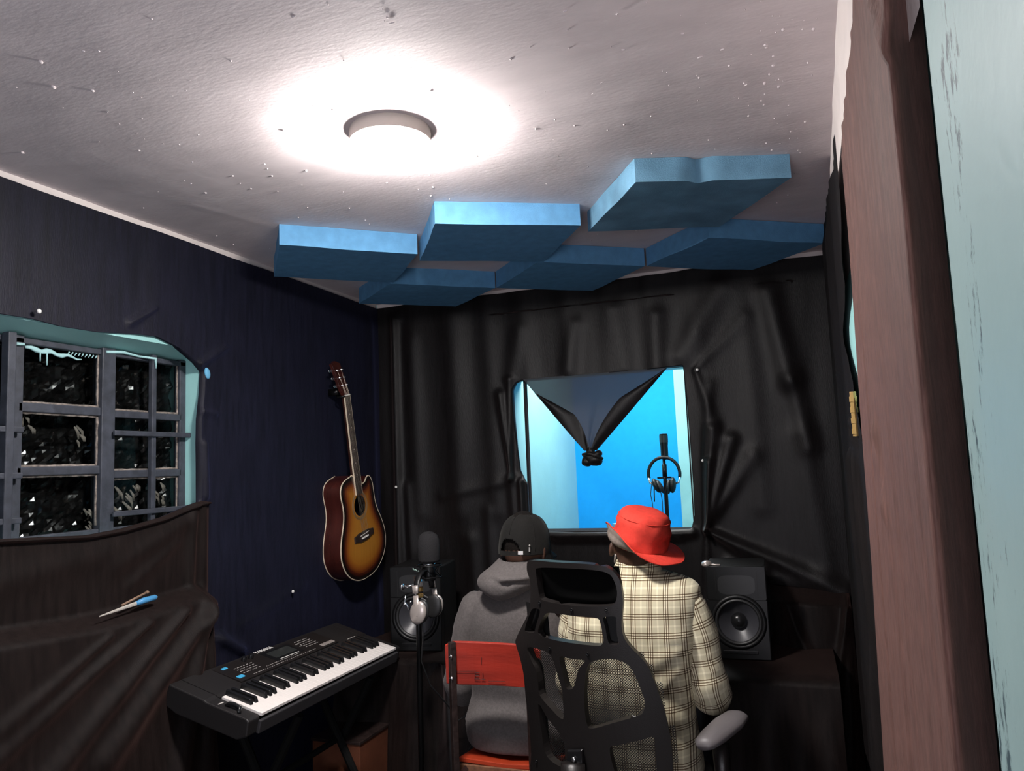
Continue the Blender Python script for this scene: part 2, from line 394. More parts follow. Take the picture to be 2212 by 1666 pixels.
# strips of bare white wall between ceiling and cloth
b = MB()
zs = []
for i in range(60):
    y = lerp(-1.6, 3.6, i/59)
    b.v += [(XL+.003, y, CEIL+.004), (XL+.003, y, CEIL-.050-.003*noise.noise(Vector((y*5, 0, 0)))), (XL+.001, y, CEIL-.08)]
for i in range(59):
    for k in range(2): b.face((i*3+k, i*3+3+k, i*3+4+k, i*3+1+k))
struct(b.build('trim_1', M['ceiling_white'], smooth=True))
b = MB()
for i in range(80):
    y = lerp(.82, 3.6, i/79); w = .004*noise.noise(Vector((y*7, 2, 0)))
    x = xr(y)
    b.v += [(x+.004, y, CEIL+.004), (x-.004+w, y, CEIL-.06), (x+.002+w, y, CEIL-.10), (x-.001, y, CEIL-.17), (x+.003, y, CEIL-.46)]
for i in range(79):
    for k in range(4): b.face((i*5+k, i*5+5+k, i*5+6+k, i*5+1+k))
struct(b.build('trim_2', M['ceiling_white'], smooth=True))

slab('trim_5', [(XL, .6, YB-.003, YB+.01, 2.20, CEIL+.01)], M['ceiling_white'])

# the recording booth behind the window
slab('wall_booth_left', [(-1.45, -1.325, YB+.14, 4.95, 0, CEIL+.1)], M['teal_booth'])
slab('wall_booth_back', [(-1.45, .3, 4.85, 4.95, 0, CEIL+.1)], M['blue_wall'])
slab('wall_booth_right', [(.2, .3, YB+.14, 4.95, 0, CEIL+.1)], M['teal_booth'])
slab('wall_booth_pier', [(-.655, -.42, 4.78, 4.85, 0, CEIL+.1)], M['teal_booth'], bev=.004)
slab('ceiling_booth', [(-1.5, .35, YB, 5.0, CEIL, CEIL+.1)], M['ceiling_white'])
b = MB(); b.box((-1.338, 4.842, 1.16), (.004, .006, 2.3)); struct(b.build('trim_3', M['black_metal']))
# dark frame of the booth window
wb = thing('window_2', 'dark steel frame of the opening into the bright blue booth', 'window', (-.84, 3.66, 1.09))
struct(wb); del wb['category']
for nm, c, d in (('frame_post', (-1.243, 3.65, 1.47), (.012, .03, .765)), ('frame_post', (-.444, 3.65, 1.47), (.008, .03, .765)), ('frame_sill', (-.84, 3.695, 1.084), (.86, .17, .02)), ('frame_head', (-.84, 3.65, 1.862), (.86, .03, .016))):
    MB().box(c, d).build(nm, M['mic_foam'], wb, bev=.002)

# ------------------------------------------------------------------ left window, bars, panes
FX = -2.165
b = MB(); b.hexa([(-2.19, .95, 1.862), (XL, .95, 1.9), (XL, 2.30, 1.9), (-2.19, 2.30, 1.862)], [(-2.19, .95, 1.93), (XL, .95, 1.93), (XL, 2.30, 1.93), (-2.19, 2.30, 1.93)])
struct(b.build('trim_4', M['teal']))
w1 = thing('window_1', 'dark steel barred window with blacked-out panes in the left wall', 'window', (FX, 1.7, 1.25)); struct(w1); del w1['category']
def bar(nm, y0, y1, z0, z1, t=.03, x=FX, m='steel_paint'): return MB().box((x, (y0+y1)/2, (z0+z1)/2), (t, y1-y0, z1-z0)).build(nm, M[m], w1, bev=.003)
bar('frame_head', .95, 2.31, 1.846, 1.864); bar('frame_sill', .95, 2.31, 1.235, 1.268)
bar('frame_post', 1.606, 1.645, 1.25, 1.87); bar('frame_post', 1.918, 1.972, 1.25, 1.87, .045); bar('frame_post', 2.272, 2.31, 1.25, 1.87)
bar('glazing_bar', 1.63, 1.925, 1.640, 1.668); bar('glazing_bar', 1.63, 1.925, 1.448, 1.475)
bar('glazing_bar', 1.965, 2.28, 1.638, 1.662); bar('glazing_bar', 1.965, 2.28, 1.432, 1.458)
bar('glazing_bar', 1.0, 1.61, 1.62, 1.65); bar('glazing_bar', 1.0, 1.61, 1.43, 1.46)
bar('glazing_bar', 2.122, 2.142, 1.26, 1.87, .02, FX+.022)
bar('security_bar', 1.955, 2.30, 1.574, 1.592, .012, FX+.036); bar('security_bar', 1.955, 2.30, 1.304, 1.322, .012, FX+.036)
for z in (1.575, 1.44, 1.31): bar('security_bar', 1.0, 1.63, z, z+.018, .012, FX+.036)
bar('sash_post', 1.572, 1.598, 1.26, 1.87, .03, FX+.03)
for y0, y1 in ((1.0, 1.61), (1.64, 1.92), (1.97, 2.12), (2.14, 2.275)):
    for z0, z1 in ((1.268, 1.44), (1.465, 1.645), (1.66, 1.862)):
        MB().box((FX-.008, (y0+y1)/2, (z0+z1)/2), (.004, y1-y0, z1-z0)).build('pane', M['glass'], w1)
# putty beads and paint splashes on the steel and the glass
b = MB()
for y0, y1, zz in ((1.645, 1.915, 1.669), (1.645, 1.915, 1.638), (1.645, 1.915, 1.476), (1.645, 1.915, 1.446), (1.975, 2.27, 1.664), (1.975, 2.27, 1.459), (1.975, 2.27, 1.430), (1.645, 1.915, 1.858)):
    pts = [(FX+.004, lerp(y0, y1, i/14), zz+.003*noise.noise(Vector((i, zz*40, 2)))) for i in range(15)]
    b.tube(pts, [.0045+.003*abs(noise.noise(Vector((i*.7, zz*30, 5)))) for i in range(15)], 5)
for yy in (1.648, 1.915, 1.977, 2.268):
    pts = [(FX+.004, yy+.003*noise.noise(Vector((i, yy*40, 2))), lerp(1.28, 1.855, i/24)) for i in range(25)]
    b.tube(pts, [.003+.003*abs(noise.noise(Vector((i*.7, yy*30, 5)))) for i in range(25)], 5)
b.build('putty_bead', mat('old_putty', (.20, .17, .15), .8, var=.6, scale=70), w1, smooth=True)
b = MB()
b.tube([(FX+.003, 1.655+i*.018, 1.838-.004*i/3+.004*sin(i*1.7)) for i in range(12)], [.004, .008, .009, .007, .010, .007, .006, .008, .005, .004, .003, .002], 6, flat=.4)
b.tube([(FX+.003, 1.705, 1.835), (FX+.003, 1.706, 1.80)], [.003, .002], 5); b.tube([(FX+.003, 1.728, 1.835), (FX+.003, 1.729, 1.79)], [.003, .002], 5)
b.tube([(FX+.024, 1.93, 1.856), (FX+.02, 2.0, 1.864), (FX+.02, 2.07, 1.858), (FX+.036, 2.13, 1.856), (FX+.036, 2.133, 1.82)], [.005, .006, .004, .006, .003], 6)
b.tube([(FX+.02, 1.61, 1.84), (FX+.02, 1.64, 1.842)], [.006, .004], 6)
for k in range(9): b.tube([(FX+.003, 1.80+k*.013, 1.832), (FX+.003, 1.807+k*.013, 1.842)], [.001, .003], 5)
b.build('paint_splash', mat('pale_teal_splash', (.36, .60, .62), .6), w1, smooth=True)
b = MB()
for (y, z, l) in ((1.66, 1.63, .03), (1.69, 1.60, .03), (1.855, 1.60, .05), (1.86, 1.57, .03), (1.90, 1.29, .05), (1.895, 1.33, .03), (2.01, 1.40, .05), (2.04, 1.36, .06), (2.06, 1.38, .05), (2.09, 1.40, .03), (2.17, 1.38, .05), (2.2, 1.41, .04), (2.22, 1.36, .03), (2.0, 1.33, .06)):
    for q in range(3):
        a = rng.uniform(-1.2, 1.2); y2 = y+rng.uniform(-.012, .012); z2 = z+rng.uniform(-.012, .012)
        b.tube([(FX-.013, y2, z2), (FX-.013, y2+cos(a)*l*.5, z2-l*.4), (FX-.013, y2+cos(a)*l*.6, z2-l*.8)], [.003, .006, .002], 5, flat=.3)
b.build('torn_paper', mat('torn_paper', (.42, .36, .31), .8, var=.4, scale=60), w1, smooth=True)
# crumpled black plastic behind the panes
b = MB(); n1, n2 = 110, 60
for j in range(n2):
    for i in range(n1):
        y = lerp(.9, 2.36, i/(n1-1)); z = lerp(1.2, 1.92, j/(n2-1))
        b.v.append((-2.225+.018*noise.noise(Vector((y*22, z*22, 1)))+.012*noise.noise(Vector((y*60, z*60, 4))), y, z))
for j in range(n2-1):
    for i in range(n1-1): b.face((j*n1+i, j*n1+i+1, (j+1)*n1+i+1, (j+1)*n1+i))
o = b.build('window_liner', M['plastic_sheet']); tag(o, 'crumpled black plastic sheet behind the panes of the barred window', 'plastic sheet')
slab('wall_outside', [(-2.40, -2.26, .6, 2.6, .9, 2.2)], M['mortar'])

# ------------------------------------------------------------------ draped cloth
def ridges_disp(P, ridges):
    """sum of soft folds; each is (a, b, width, amplitude[, end taper])"""
    out = np.zeros(len(P))
    for r in ridges:
        a, c, w, amp = np.array(r[0], float), np.array(r[1], float), r[2], r[3]
        d = c-a; L2 = (d*d).sum()
        t = ((P-a)@d)/L2; tc = np.clip(t, 0, 1)
        q = a+tc[:, None]*d
        dist = np.sqrt(((P-q)**2).sum(1))
        ww = w*(.35+.65*tc) if len(r) > 4 else w
        out += amp*np.exp(-(dist/ww)**2)*np.where(t > 1, np.exp(-((t-1)*3)**2), 1)
    return out
def npnoise(P, fx, fz, seed, rot=0):
    return np.array([noise.noise(Vector((p[0]*fx+rot*p[1], p[1]*fz, seed))) for p in P])
def annulus(inner, rect, nang, nrad, power=1.0):
    inner = np.array(inner, float); c = inner.mean(0) if len(inner) else None
    c = np.array([(inner[:, 0].min()+inner[:, 0].max())/2, (inner[:, 1].min()+inner[:, 1].max())/2])
    cl = np.vstack([inner, inner[:1]]); dense = []
    for i in range(len(inner)):
        for t in np.linspace(0, 1, 40, endpoint=False): dense.append(cl[i]*(1-t)+cl[i+1]*t)
    dense = np.array(dense)-c; ang = np.arctan2(dense[:, 1], dense[:, 0]); rad = np.hypot(dense[:, 0], dense[:, 1])
    o = np.argsort(ang); ang, rad = ang[o], rad[o]
    u0, u1, v0, v1 = rect
    A = np.linspace(-pi, pi, nang, endpoint=False)
    # make outer boundary points even: mix of angular and corner angles
    corners = [math.atan2(v-c[1], u-c[0]) for u in (u0, u1) for v in (v0, v1)]
    A = np.sort(np.concatenate([A, corners]))
    ri = np.interp(A, ang, rad, period=2*pi)
    ca, sa = np.cos(A), np.sin(A)
    with np.errstate(divide='ignore'):
        tx = np.where(ca > 0, (u1-c[0])/ca, (u0-c[0])/ca); ty = np.where(sa > 0, (v1-c[1])/sa, (v0-c[1])/sa)
    ro = np.minimum(np.abs(tx), np.abs(ty))
    T = np.linspace(0, 1, nrad)**power
    R = ri[None, :]*(1-T[:, None])+ro[None, :]*T[:, None]
    P = np.stack([c[0]+R*ca[None, :], c[1]+R*sa[None, :]], -1).reshape(-1, 2)
    n = len(A)
    F = [(j*n+i, j*n+(i+1) % n, (j+1)*n+(i+1) % n, (j+1)*n+i) for j in range(nrad-1) for i in range(n)]
    edge = 1-np.repeat(T, n)
    return P, F, n, edge
def grid2(u0, u1, v0, v1, nu, nv):
    U, V = np.meshgrid(np.linspace(u0, u1, nu), np.linspace(v0, v1, nv))
    P = np.stack([U.ravel(), V.ravel()], -1)
    F = [(j*nu+i, j*nu+i+1, (j+1)*nu+i+1, (j+1)*nu+i) for j in range(nv-1) for i in range(nu-1)]
    return P, F
def cloth_obj(name, V, F, m, label, cat='cloth'):
    b = MB(); b.add([tuple(p) for p in V], F)
    return tag(b.build(name, m, smooth=True), label, cat)

# left wall cloth, round the window and over a ledge below it
LO = [(.98, 1.90), (1.25, 1.908), (1.507, 1.902), (1.597, 1.904), (1.694, 1.897), (1.821, 1.899), (1.974, 1.916), (2.064, 1.92), (2.175, 1.892), (2.263, 1.847), (2.301, 1.818), (2.297, 1.738), (2.283, 1.638), (2.281, 1.55), (2.283, 1.461), (2.284, 1.336), (2.238, 1.327), (2.098, 1.291), (1.924, 1.266), (1.791, 1.258), (1.526, 1.274), (1.25, 1.29), (.98, 1.31)]
P, F, n, edge = annulus(LO, (-1.65, 3.618, .0, CEIL-.021), 520, 100, 1.15)
y, z = P[:, 0], P[:, 1]
ridge_left = [((2.26, 1.0), (1.75, .62), .05, .030, 1), ((2.20, .98), (1.95, .30), .05, .030, 1), ((2.1, .98), (1.45, .55), .045, .022, 1), ((1.95, .97), (1.40, .72), .03, .016, 1), ((1.8, .96), (1.45, .80), .025, .012, 1), ((2.24, .99), (2.1, .2), .035, .02, 1),
              ((2.28, 1.33), (2.30, .85), .022, .03), ((2.32, 1.32), (2.36, .72), .02, .035), ((2.30, 1.55), (2.31, 1.35), .012, .014), ((2.23, 1.32), (2.21, 1.02), .018, .016),
              ((2.2, 1.27), (1.9, 1.15), .03, .010), ((1.9, 1.2), (1.4, 1.14), .04, .008), ((2.15, 1.2), (1.95, 1.08), .02, .007),
              ((2.06, 2.02), (1.95, 1.95), .015, .010, 1), ((2.28, 1.85), (2.42, 1.93), .012, .012), ((2.29, 1.67), (2.36, 1.66), .012, .010),
              ((3.52, 2.2), (3.54, .7), .03, .010), ((2.9, .93), (2.5, .84), .02, .008), ((2.38, .82), (2.5, .75), .02, .03)]
amb = .006*npnoise(P, 3, .6, 2)+.003*npnoise(P, 9, 1.3, 5)
out = .010+amb+ridges_disp(P, [r for r in ridge_left if r[0][1] > 1.4 or r[0][0] > 2.33])
out = np.maximum(out, .008)
hem = np.clip((edge-.985)/.015, 0, 1)
V = np.stack([XL+out+.004*np.sin(edge*40)*0, y, z-.004*npnoise(P, 2.2, 0, 9)*(z > 2.2)], -1)
# hem turned back into the reveal
rowback = V[:n].copy(); rowback[:, 0] = XL-.012; cy, cz = 1.63, 1.58
rowback[:, 1] += (rowback[:, 1]-cy)*-.006; rowback[:, 2] += (rowback[:, 2]-cz)*.012
V2 = np.vstack([V, rowback]); nb = len(V)
F2 = F+[(nb+i, nb+(i+1) % n, (i+1) % n, i) for i in range(n)]
cloth_obj('wall_cloth', V2, F2, M['cloth_left'], 'black cloth tacked over the left wall around the barred window')

# brown-black sheet tucked along the sill, over a ledge, down to the floor
P, F = grid2(-1.6, 2.305, 0, 1, 330, 190)
y, v = P[:, 0], P[:, 1]
ztop = np.interp(y, [-1.6, .98, 1.526, 1.791, 1.924, 2.098, 2.238, 2.284, 2.31], [1.31, 1.31, 1.276, 1.260, 1.268, 1.293, 1.329, 1.338, 1.335])
vv = np.where(v < .8, v/.8*.985, .985+(v-.8)/.2*.015)
z = ztop*vv; Q = np.stack([y, z], -1)
lowR = [r for r in ridge_left if not (r[0][1] > 1.4 or r[0][0] > 2.33)]
side = 1-.8*sstep(2.26, 2.305, y)
zl = 1.0+.012*np.sin(y*6)
ledge = (sstep(.04, -.012, z-zl)*.085+np.clip(zl-z, 0, 1)*.10)*(1-sstep(2.20, 2.29, y))
out = .022+.006*npnoise(Q, 3, .6, 2)+.003*npnoise(Q, 9, 1.3, 5)+ridges_disp(Q, lowR)*side+ledge
out = out+.016*np.exp(-((v-.93)/.05)**2)-.03*np.clip((v-.96)/.04, 0, 1)
out = np.maximum(out, .006)
cloth_obj('ledge_cloth', np.stack([XL+out, y, z], -1), F, M['cloth_low'], 'brown-black cloth hung below the barred window and over a ledge')

# back wall cloth, with the booth window left open
BO = [(-1.296, 1.80), (-1.275, 1.835), (-1.24, 1.846), (-.95, 1.848), (-.60, 1.848), (-.446, 1.856), (-.440, 1.75), (-.436, 1.6), (-.434, 1.3), (-.437, 1.16), (-.455, 1.100), (-.62, 1.094), (-.75, 1.090), (-1.0, 1.089), (-1.12, 1.094), (-1.226, 1.093), (-1.238, 1.12), (-1.240, 1.33), (-1.252, 1.345), (-1.275, 1.395), (-1.285, 1.5), (-1.293, 1.65)]
P, F, n, edge = annulus(BO, (-2.066, .205, .0, CEIL-.012), 420, 90, 1.1)
x, z = P[:, 0], P[:, 1]
ridge_back = [((-1.955, 2.25), (-1.95, .7), .016, .022), ((-1.90, 1.33), (-1.88, .9), .02, .012), ((-1.86, 2.1), (-1.85, 1.0), .03, .006),
              ((-1.318, 1.354), (-1.36, 1.78), .018, .018, 1), ((-1.318, 1.354), (-1.31, 1.85), .015, .014, 1), ((-1.318, 1.354), (-1.30, .9), .02, .012), ((-1.318, 1.35), (-1.7, 1.28), .02, .008),
              ((-1.27, 1.34), (-1.265, 1.12), .012, .02),
              ((-.39, 1.83), (-.15, 2.05), .03, .005, 1), ((-.39, 1.826), (-.30, 1.5), .025, .007, 1), ((-.38, 1.41), (-.33, 1.75), .02, .006, 1),
              ((-.387, 1.098), (-.33, 1.55), .022, .018, 1), ((-.387, 1.098), (-.25, 1.5), .025, .018, 1), ((-.387, 1.098), (-.36, 1.4), .015, .014, 1), ((-.387, 1.1), (-.17, 1.42), .03, .012, 1),
              ((-.387, 1.098), (.17, .83), .028, .024, 1), ((-.387, 1.098), (-.15, .93), .022, .016, 1), ((-.387, 1.098), (-.41, .7), .02, .014, 1),
              ((-.05, 2.16), (.02, 1.75), .035, .020), ((.02, 1.75), (.08, 1.45), .03, .014), ((-.25, 2.2), (-.45, 1.9), .04, .012),
              ((-.95, 2.1), (-1.0, 1.88), .03, .008), ((-.75, 2.15), (-.72, 1.87), .035, .010), ((-.55, 2.1), (-.56, 1.86), .03, .010), ((-1.25, 2.1), (-1.3, 1.87), .03, .008), ((-1.6, 2.2), (-1.58, 1.1), .05, .010),
              ((.05, 1.5), (.10, .9), .04, .012), ((-.30, .95), (.19, .80), .02, .010),
              ((-1.24, 1.078), (-.45, 1.082), .014, .022), ((-1.1, 1.055), (-.5, 1.058), .010, .010), ((-1.55, 1.05), (-1.53, .7), .03, .012), ((-1.45, 1.2), (-1.44, .8), .02, .008)]
ridge_back += [((px, 2.30), (px+.03, 1.2), .035, .007) for px in np.arange(-1.85, -.1, .21)]
ridge_back = [(r[0], r[1], r[2]*1.4, r[3]*1.25)+tuple(r[4:]) for r in ridge_back]
out = .014+.009*npnoise(P, 4, .6, 12)+.003*npnoise(P, 12, 1.2, 15)+ridges_disp(P, ridge_back)
out = np.maximum(out, .004)
V = np.stack([x, YB-out, z-.018*(npnoise(P, 2.1, 0, 19)+.3)*(z > 2.2)], -1)
rowback = V[:n].copy(); rowback[:, 1] = YB+.006
V2 = np.vstack([V, rowback]); nb = len(V)
F2 = F+[(nb+i, nb+(i+1) % n, (i+1) % n, i) for i in range(n)]
cloth_obj('wall_cloth', V2, F2, M['cloth_back'], 'black cloth pinned over the back wall around the booth window')

# cloth on the far part of the right wall
P, F = grid2(0, 1, 0, 1, 70, 120)
u, v = P[:, 0], P[:, 1]
ytop = lerp(1.72, 3.60, u)
Y0 = 1.74+.42*np.exp(-((v-.80)/.062)**2)+.02*npnoise(P*np.array([0, 1]), 1, 9, 3)
Y = Y0+(3.60-Y0)*u
ZT = np.interp(Y, [1.6, 2.0, 2.4, 3.0, 3.6], [2.10, 2.12, 2.2, 2.27, 2.305])
Zv = ZT*v
out = .012+.012*np.abs(npnoise(np.stack([Y, Zv], -1), 6, .8, 31))+ridges_disp(np.stack([Y, Zv], -1), [((1.95, 1.5), (2.0, .2), .02, .02), ((2.2, 1.4), (2.2, .1), .03, .02), ((2.6, 2.1), (2.5, .4), .05, .015), ((3.1, 2.2), (3.0, .4), .05, .015)])
X = np.array([xr(q) for q in Y])-out
cloth_obj('wall_cloth', np.stack([X, Y, Zv], -1), F, M['cloth_dark'], 'dark cloth on the right wall beyond the brown curtain, torn at its edge')

# near brown-black curtain on the right, catching the lamp light
plan = np.array([(.175, .93), (.150, .885), (.134, .848), (.1245, .832), (.1215, .845), (.1205, .88), (.123, .95), (.1265, 1.10), (.1275, 1.25), (.1270, 1.40), (.1265, 1.50), (.1275, 1.58), (.134, 1.64), (.155, 1.70)])
sl = np.concatenate([[0], np.cumsum(np.hypot(*np.diff(plan, axis=0).T))]); sl /= sl[-1]
nu, nv = 130, 170
P, F = grid2(0, 1, 0, 1, nu, nv)
u, v = P[:, 0], P[:, 1]
uu = u**1.0
X = np.interp(uu, sl, plan[:, 0]); Y = np.interp(uu, sl, plan[:, 1])
Zt = np.interp(Y, [.86, 1.12, 1.35, 1.6], [2.24, 2.03, 2.01, 1.965])+.006*npnoise(np.stack([Y, v*0], -1), 12, 1, 3)
Z = Zt*v
YZ = np.stack([Y, Z], -1)
fold = .004*npnoise(YZ, 14, .8, 41)+.002*npnoise(YZ, 40, 1.2, 42)
fold += ridges_disp(YZ, [((1.48, 2.1), (1.30, 1.45), .02, .004), ((1.30, 1.45), (1.26, 1.33), .015, .006), ((1.26, 1.33), (1.24, .3), .03, .006), ((.92, 2.0), (.84, 1.83), .008, .010), ((.95, 1.9), (.90, 1.5), .02, .004), ((1.0, 1.0), (1.1, .2), .03, .005), ((1.42, 1.9), (1.45, .3), .012, -.006)])
mid = sstep(.06, .16, u)*(1-sstep(.9, 1, u))
X = X-fold*mid
# the ridge wanders a little, as hanging cloth does
wob = .022*npnoise(np.stack([v*0, Z], -1), 0, 3.2, 51)+.012*npnoise(np.stack([v*0, Z], -1), 0, 8, 52)
Y = Y+wob*np.exp(-((u-.07)/.06)**2)+(np.interp(Z, [.2, .7, 1.2, 1.5, 1.8, 2.0], [.40, .22, .04, .0, -.09, -.10])+.02*npnoise(np.stack([v*0, Z], -1), 0, 2.2, 55))*sstep(.6, .95, u)
Y = np.maximum(Y, .80)
cloth_obj('curtain', np.stack([X, Y, Z], -1), F, M['cloth_right'], 'brown-black cloth curtain hanging beside the bare teal wall', 'curtain')

# teal door frame and hinge glimpsed between the two cloths on the right wall
dr = thing('door_1', 'teal door edge and brass hinge glimpsed beside the brown curtain', 'door', (.16, 2.0, 0)); struct(dr); del dr['category']
MB().box((.185, 2.10, .93), (.04, .54, 1.86)).build('door_edge', M['teal'], dr, bev=.004)
b = MB(); b.tube([(.139, 1.868, 1.455), (.139, 1.868, 1.555)], .007, 10); b.box((.141, 1.885, 1.505), (.004, .03, .1))
for k in range(4): b.tube([(.139, 1.868, 1.46+k*.024), (.139, 1.868, 1.472+k*.024)], .0085, 10)
b.build('hinge', M['brass'], dr, smooth=False)

# knotted flap of thin black cloth in the booth window
fl = thing('knotted_drape', 'thin black cloth flap gathered into a knot in the booth window', 'cloth', (-.87, 3.6, 1.845))
b = MB(); nu, nv = 60, 44
A0, A1, K = Vector((-1.236, 3.60, 1.850)), Vector((-.515, 3.60, 1.850)), Vector((-.905, 3.595, 1.478))
def flap(u, v, back=0):
    top = A0.lerp(A1, u); e = v**.93
    p = top.lerp(K+Vector(((u-.5)*.06, 0, 0)), e)
    f = .012*sin(u*9+v*3)*v+.016*exp(-((u-.62+.12*v)/.06)**2)*v+.010*exp(-((u-.36)/.05)**2)*v**2
    return p+Vector((0, -f-.004+back, -.0))
for j in range(nv):
    for i in range(nu): b.v.append(tuple(flap(i/(nu-1), j/(nv-1))))
for j in range(nv-1):
    for i in range(nu-1): b.face((j*nu+i, j*nu+i+1, (j+1)*nu+i+1, (j+1)*nu+i))
b.build('thin_flap', M['thin_cloth'], fl, smooth=True)
for u0_, u1_, v0_ in ((0.0, .13, .18), (.87, 1.0, .0)):
    b = MB(); m_, k_ = 14, 50
    for j in range(k_):
        v_ = lerp(v0_, 1, j/(k_-1)); wd = min(1, (v_-v0_)*3+.05)
        for i in range(m_):
            t = i/(m_-1); u_ = (u0_+(u1_-u0_)*t*wd*(1+2.2*v_)) if u0_ == 0 else (u1_-(u1_-u0_)*t*wd*(1+2.2*v_))
            q = flap(u_, v_); b.v.append((q.x, q.y-.004-.010*sin(pi*t), q.z))
    for j in range(k_-1):
        for i in range(m_-1): b.face((j*m_+i, j*m_+i+1, (j+1)*m_+i+1, (j+1)*m_+i))
    tag(b.build('folded_edge', M['cloth_back'], fl, smooth=True), 'opaque doubled edge of the flap')
b = MB()
b.ell((-.904, 3.588, 1.468), (.024, .022, .028)); b.ell((-.895, 3.585, 1.436), (.048, .03, .029), 20, 12, Matrix.Rotation(.25, 3, 'Y'))
b.ell((-.872, 3.58, 1.455), (.030, .026, .018), 16, 10, Matrix.Rotation(-.5, 3, 'Y')); b.ell((-.925, 3.58, 1.425), (.026, .022, .022), 16, 10)
b.tube([(-.935, 3.575, 1.455), (-.90, 3.562, 1.462), (-.865, 3.565, 1.452), (-.850, 3.58, 1.435)], .011, 8)
b.v = [(p[0]+.006*noise.noise(Vector(p)*45), p[1]+.006*noise.noise(Vector(p)*45+Vector((3, 0, 0))), p[2]+.006*noise.noise(Vector(p)*45+Vector((0, 5, 0)))) for p in b.v]
b.build('knot', M['cloth_back'], fl, smooth=True)

# little white push pins in the cloth
def pin(p, nrm, label):
    n_ = Vector(nrm).normalized(); Mx = n_.to_track_quat('Z', 'Y').to_matrix()
    o = thing('push_pin', label, 'push pin', p, group='white push pins in the black cloth')
    MB().lathe([(.001, 0), (.0068, .001), (.0075, .004), (.005, .0075), (.001, .009)], (0, 0, 0), 10, Mx).build('pin_head', M['white_pin'], o, local=True, smooth=True)
    MB().tube([Vector((0, 0, 0)), -n_*.02], .0008, 5).build('pin_point', M['chrome'], o, local=True)
pin((-1.318, YB-.035, 1.354), (0, -1, 0), 'white push pin left of the booth window, level with its lower half')
pin((-1.952, YB-.045, 1.334), (0, -1, 0), 'white push pin near the corner, right of the guitar neck')
pin((-.380, YB-.032, 1.826), (0, -1, 0), 'white push pin at the upper right corner of the booth window')
pin((-.381, YB-.030, 1.409), (0, -1, 0), 'white push pin halfway down the right side of the booth window')
pin((-.387, YB-.045, 1.098), (0, -1, 0), 'white push pin at the lower right corner of the booth window')
pin((XL+.030, 1.60, 1.925), (1, 0, 0), 'white push pin above the barred window on the left')
pin((XL+.030, 2.80, .925), (1, 0, 0), 'white push pin low on the left wall behind the keyboard')
pin((.165, 2.55, .55), (-1, 0, 0), 'white push pin low on the right wall beside the brown curtain')

# rag of blue at the corner of the window opening
b = MB(); b.ell((XL+.012, 2.312, 1.815), (.008, .014, .022), 10, 8, Matrix.Rotation(.3, 3, 'X'))
tag(b.build('blue_rag', M['blue_tape'], smooth=True), 'scrap of bright blue at the upper right corner of the barred window', 'rag')

# knife and stick on the cloth ledge
kn = thing('craft_knife', 'blue-handled pale-bladed knife lying on the cloth ledge under the window', 'knife', (XL+.08, 1.9, 1.02))
MB().tube([(XL+.095, 1.77, 1.022), (XL+.085, 1.88, 1.030), (XL+.082, 1.925, 1.033)], [.002, .006, .007], 8, flat=.35).build('blade', mat('pale_blade', (.6, .55, .5), .35, .2), kn)
MB().tube([(XL+.082, 1.92, 1.033), (XL+.08, 1.95, 1.036), (XL+.078, 2.0, 1.038), (XL+.077, 2.01, 1.038)], [.007, .010, .009, .003], 10).build('handle', M['blue_plastic'], kn, smooth=True)
b = MB(); b.tube([(XL+.075, 1.87, 1.036), (XL+.068, 1.975, 1.058)], [.004, .004], 8); b.ell((XL+.068, 1.978, 1.058), (.006, .006, .006), 8, 6)
tag(b.build('stick', mat('brown_stick', (.24, .15, .10), .6), smooth=True), 'thin brown stick leaning across the blue-handled knife', 'stick')

# ------------------------------------------------------------------ ceiling lamp and foam panels
LX, LY = -.94, 1.735
lp = thing('ceiling_lamp', 'round white ceiling lamp, lit, glaring on the plaster', 'lamp', (LX, LY, CEIL))
MB().lathe([(.106, .0), (.108, -.012), (.107, -.034), (.100, -.040), (.09, -.040)], (LX, LY, CEIL), 48).build('housing', mat('lamp_housing', (.62, .55, .5), .5), lp, smooth=True, auto=40)
MB().lathe([(.099, -.039), (.101, -.046), (.097, -.058), (.083, -.068), (.06, -.075), (.03, -.079), (.002, -.080)], (LX, LY, CEIL), 48).build('diffuser', M['lamp_glow'], lp, smooth=True)

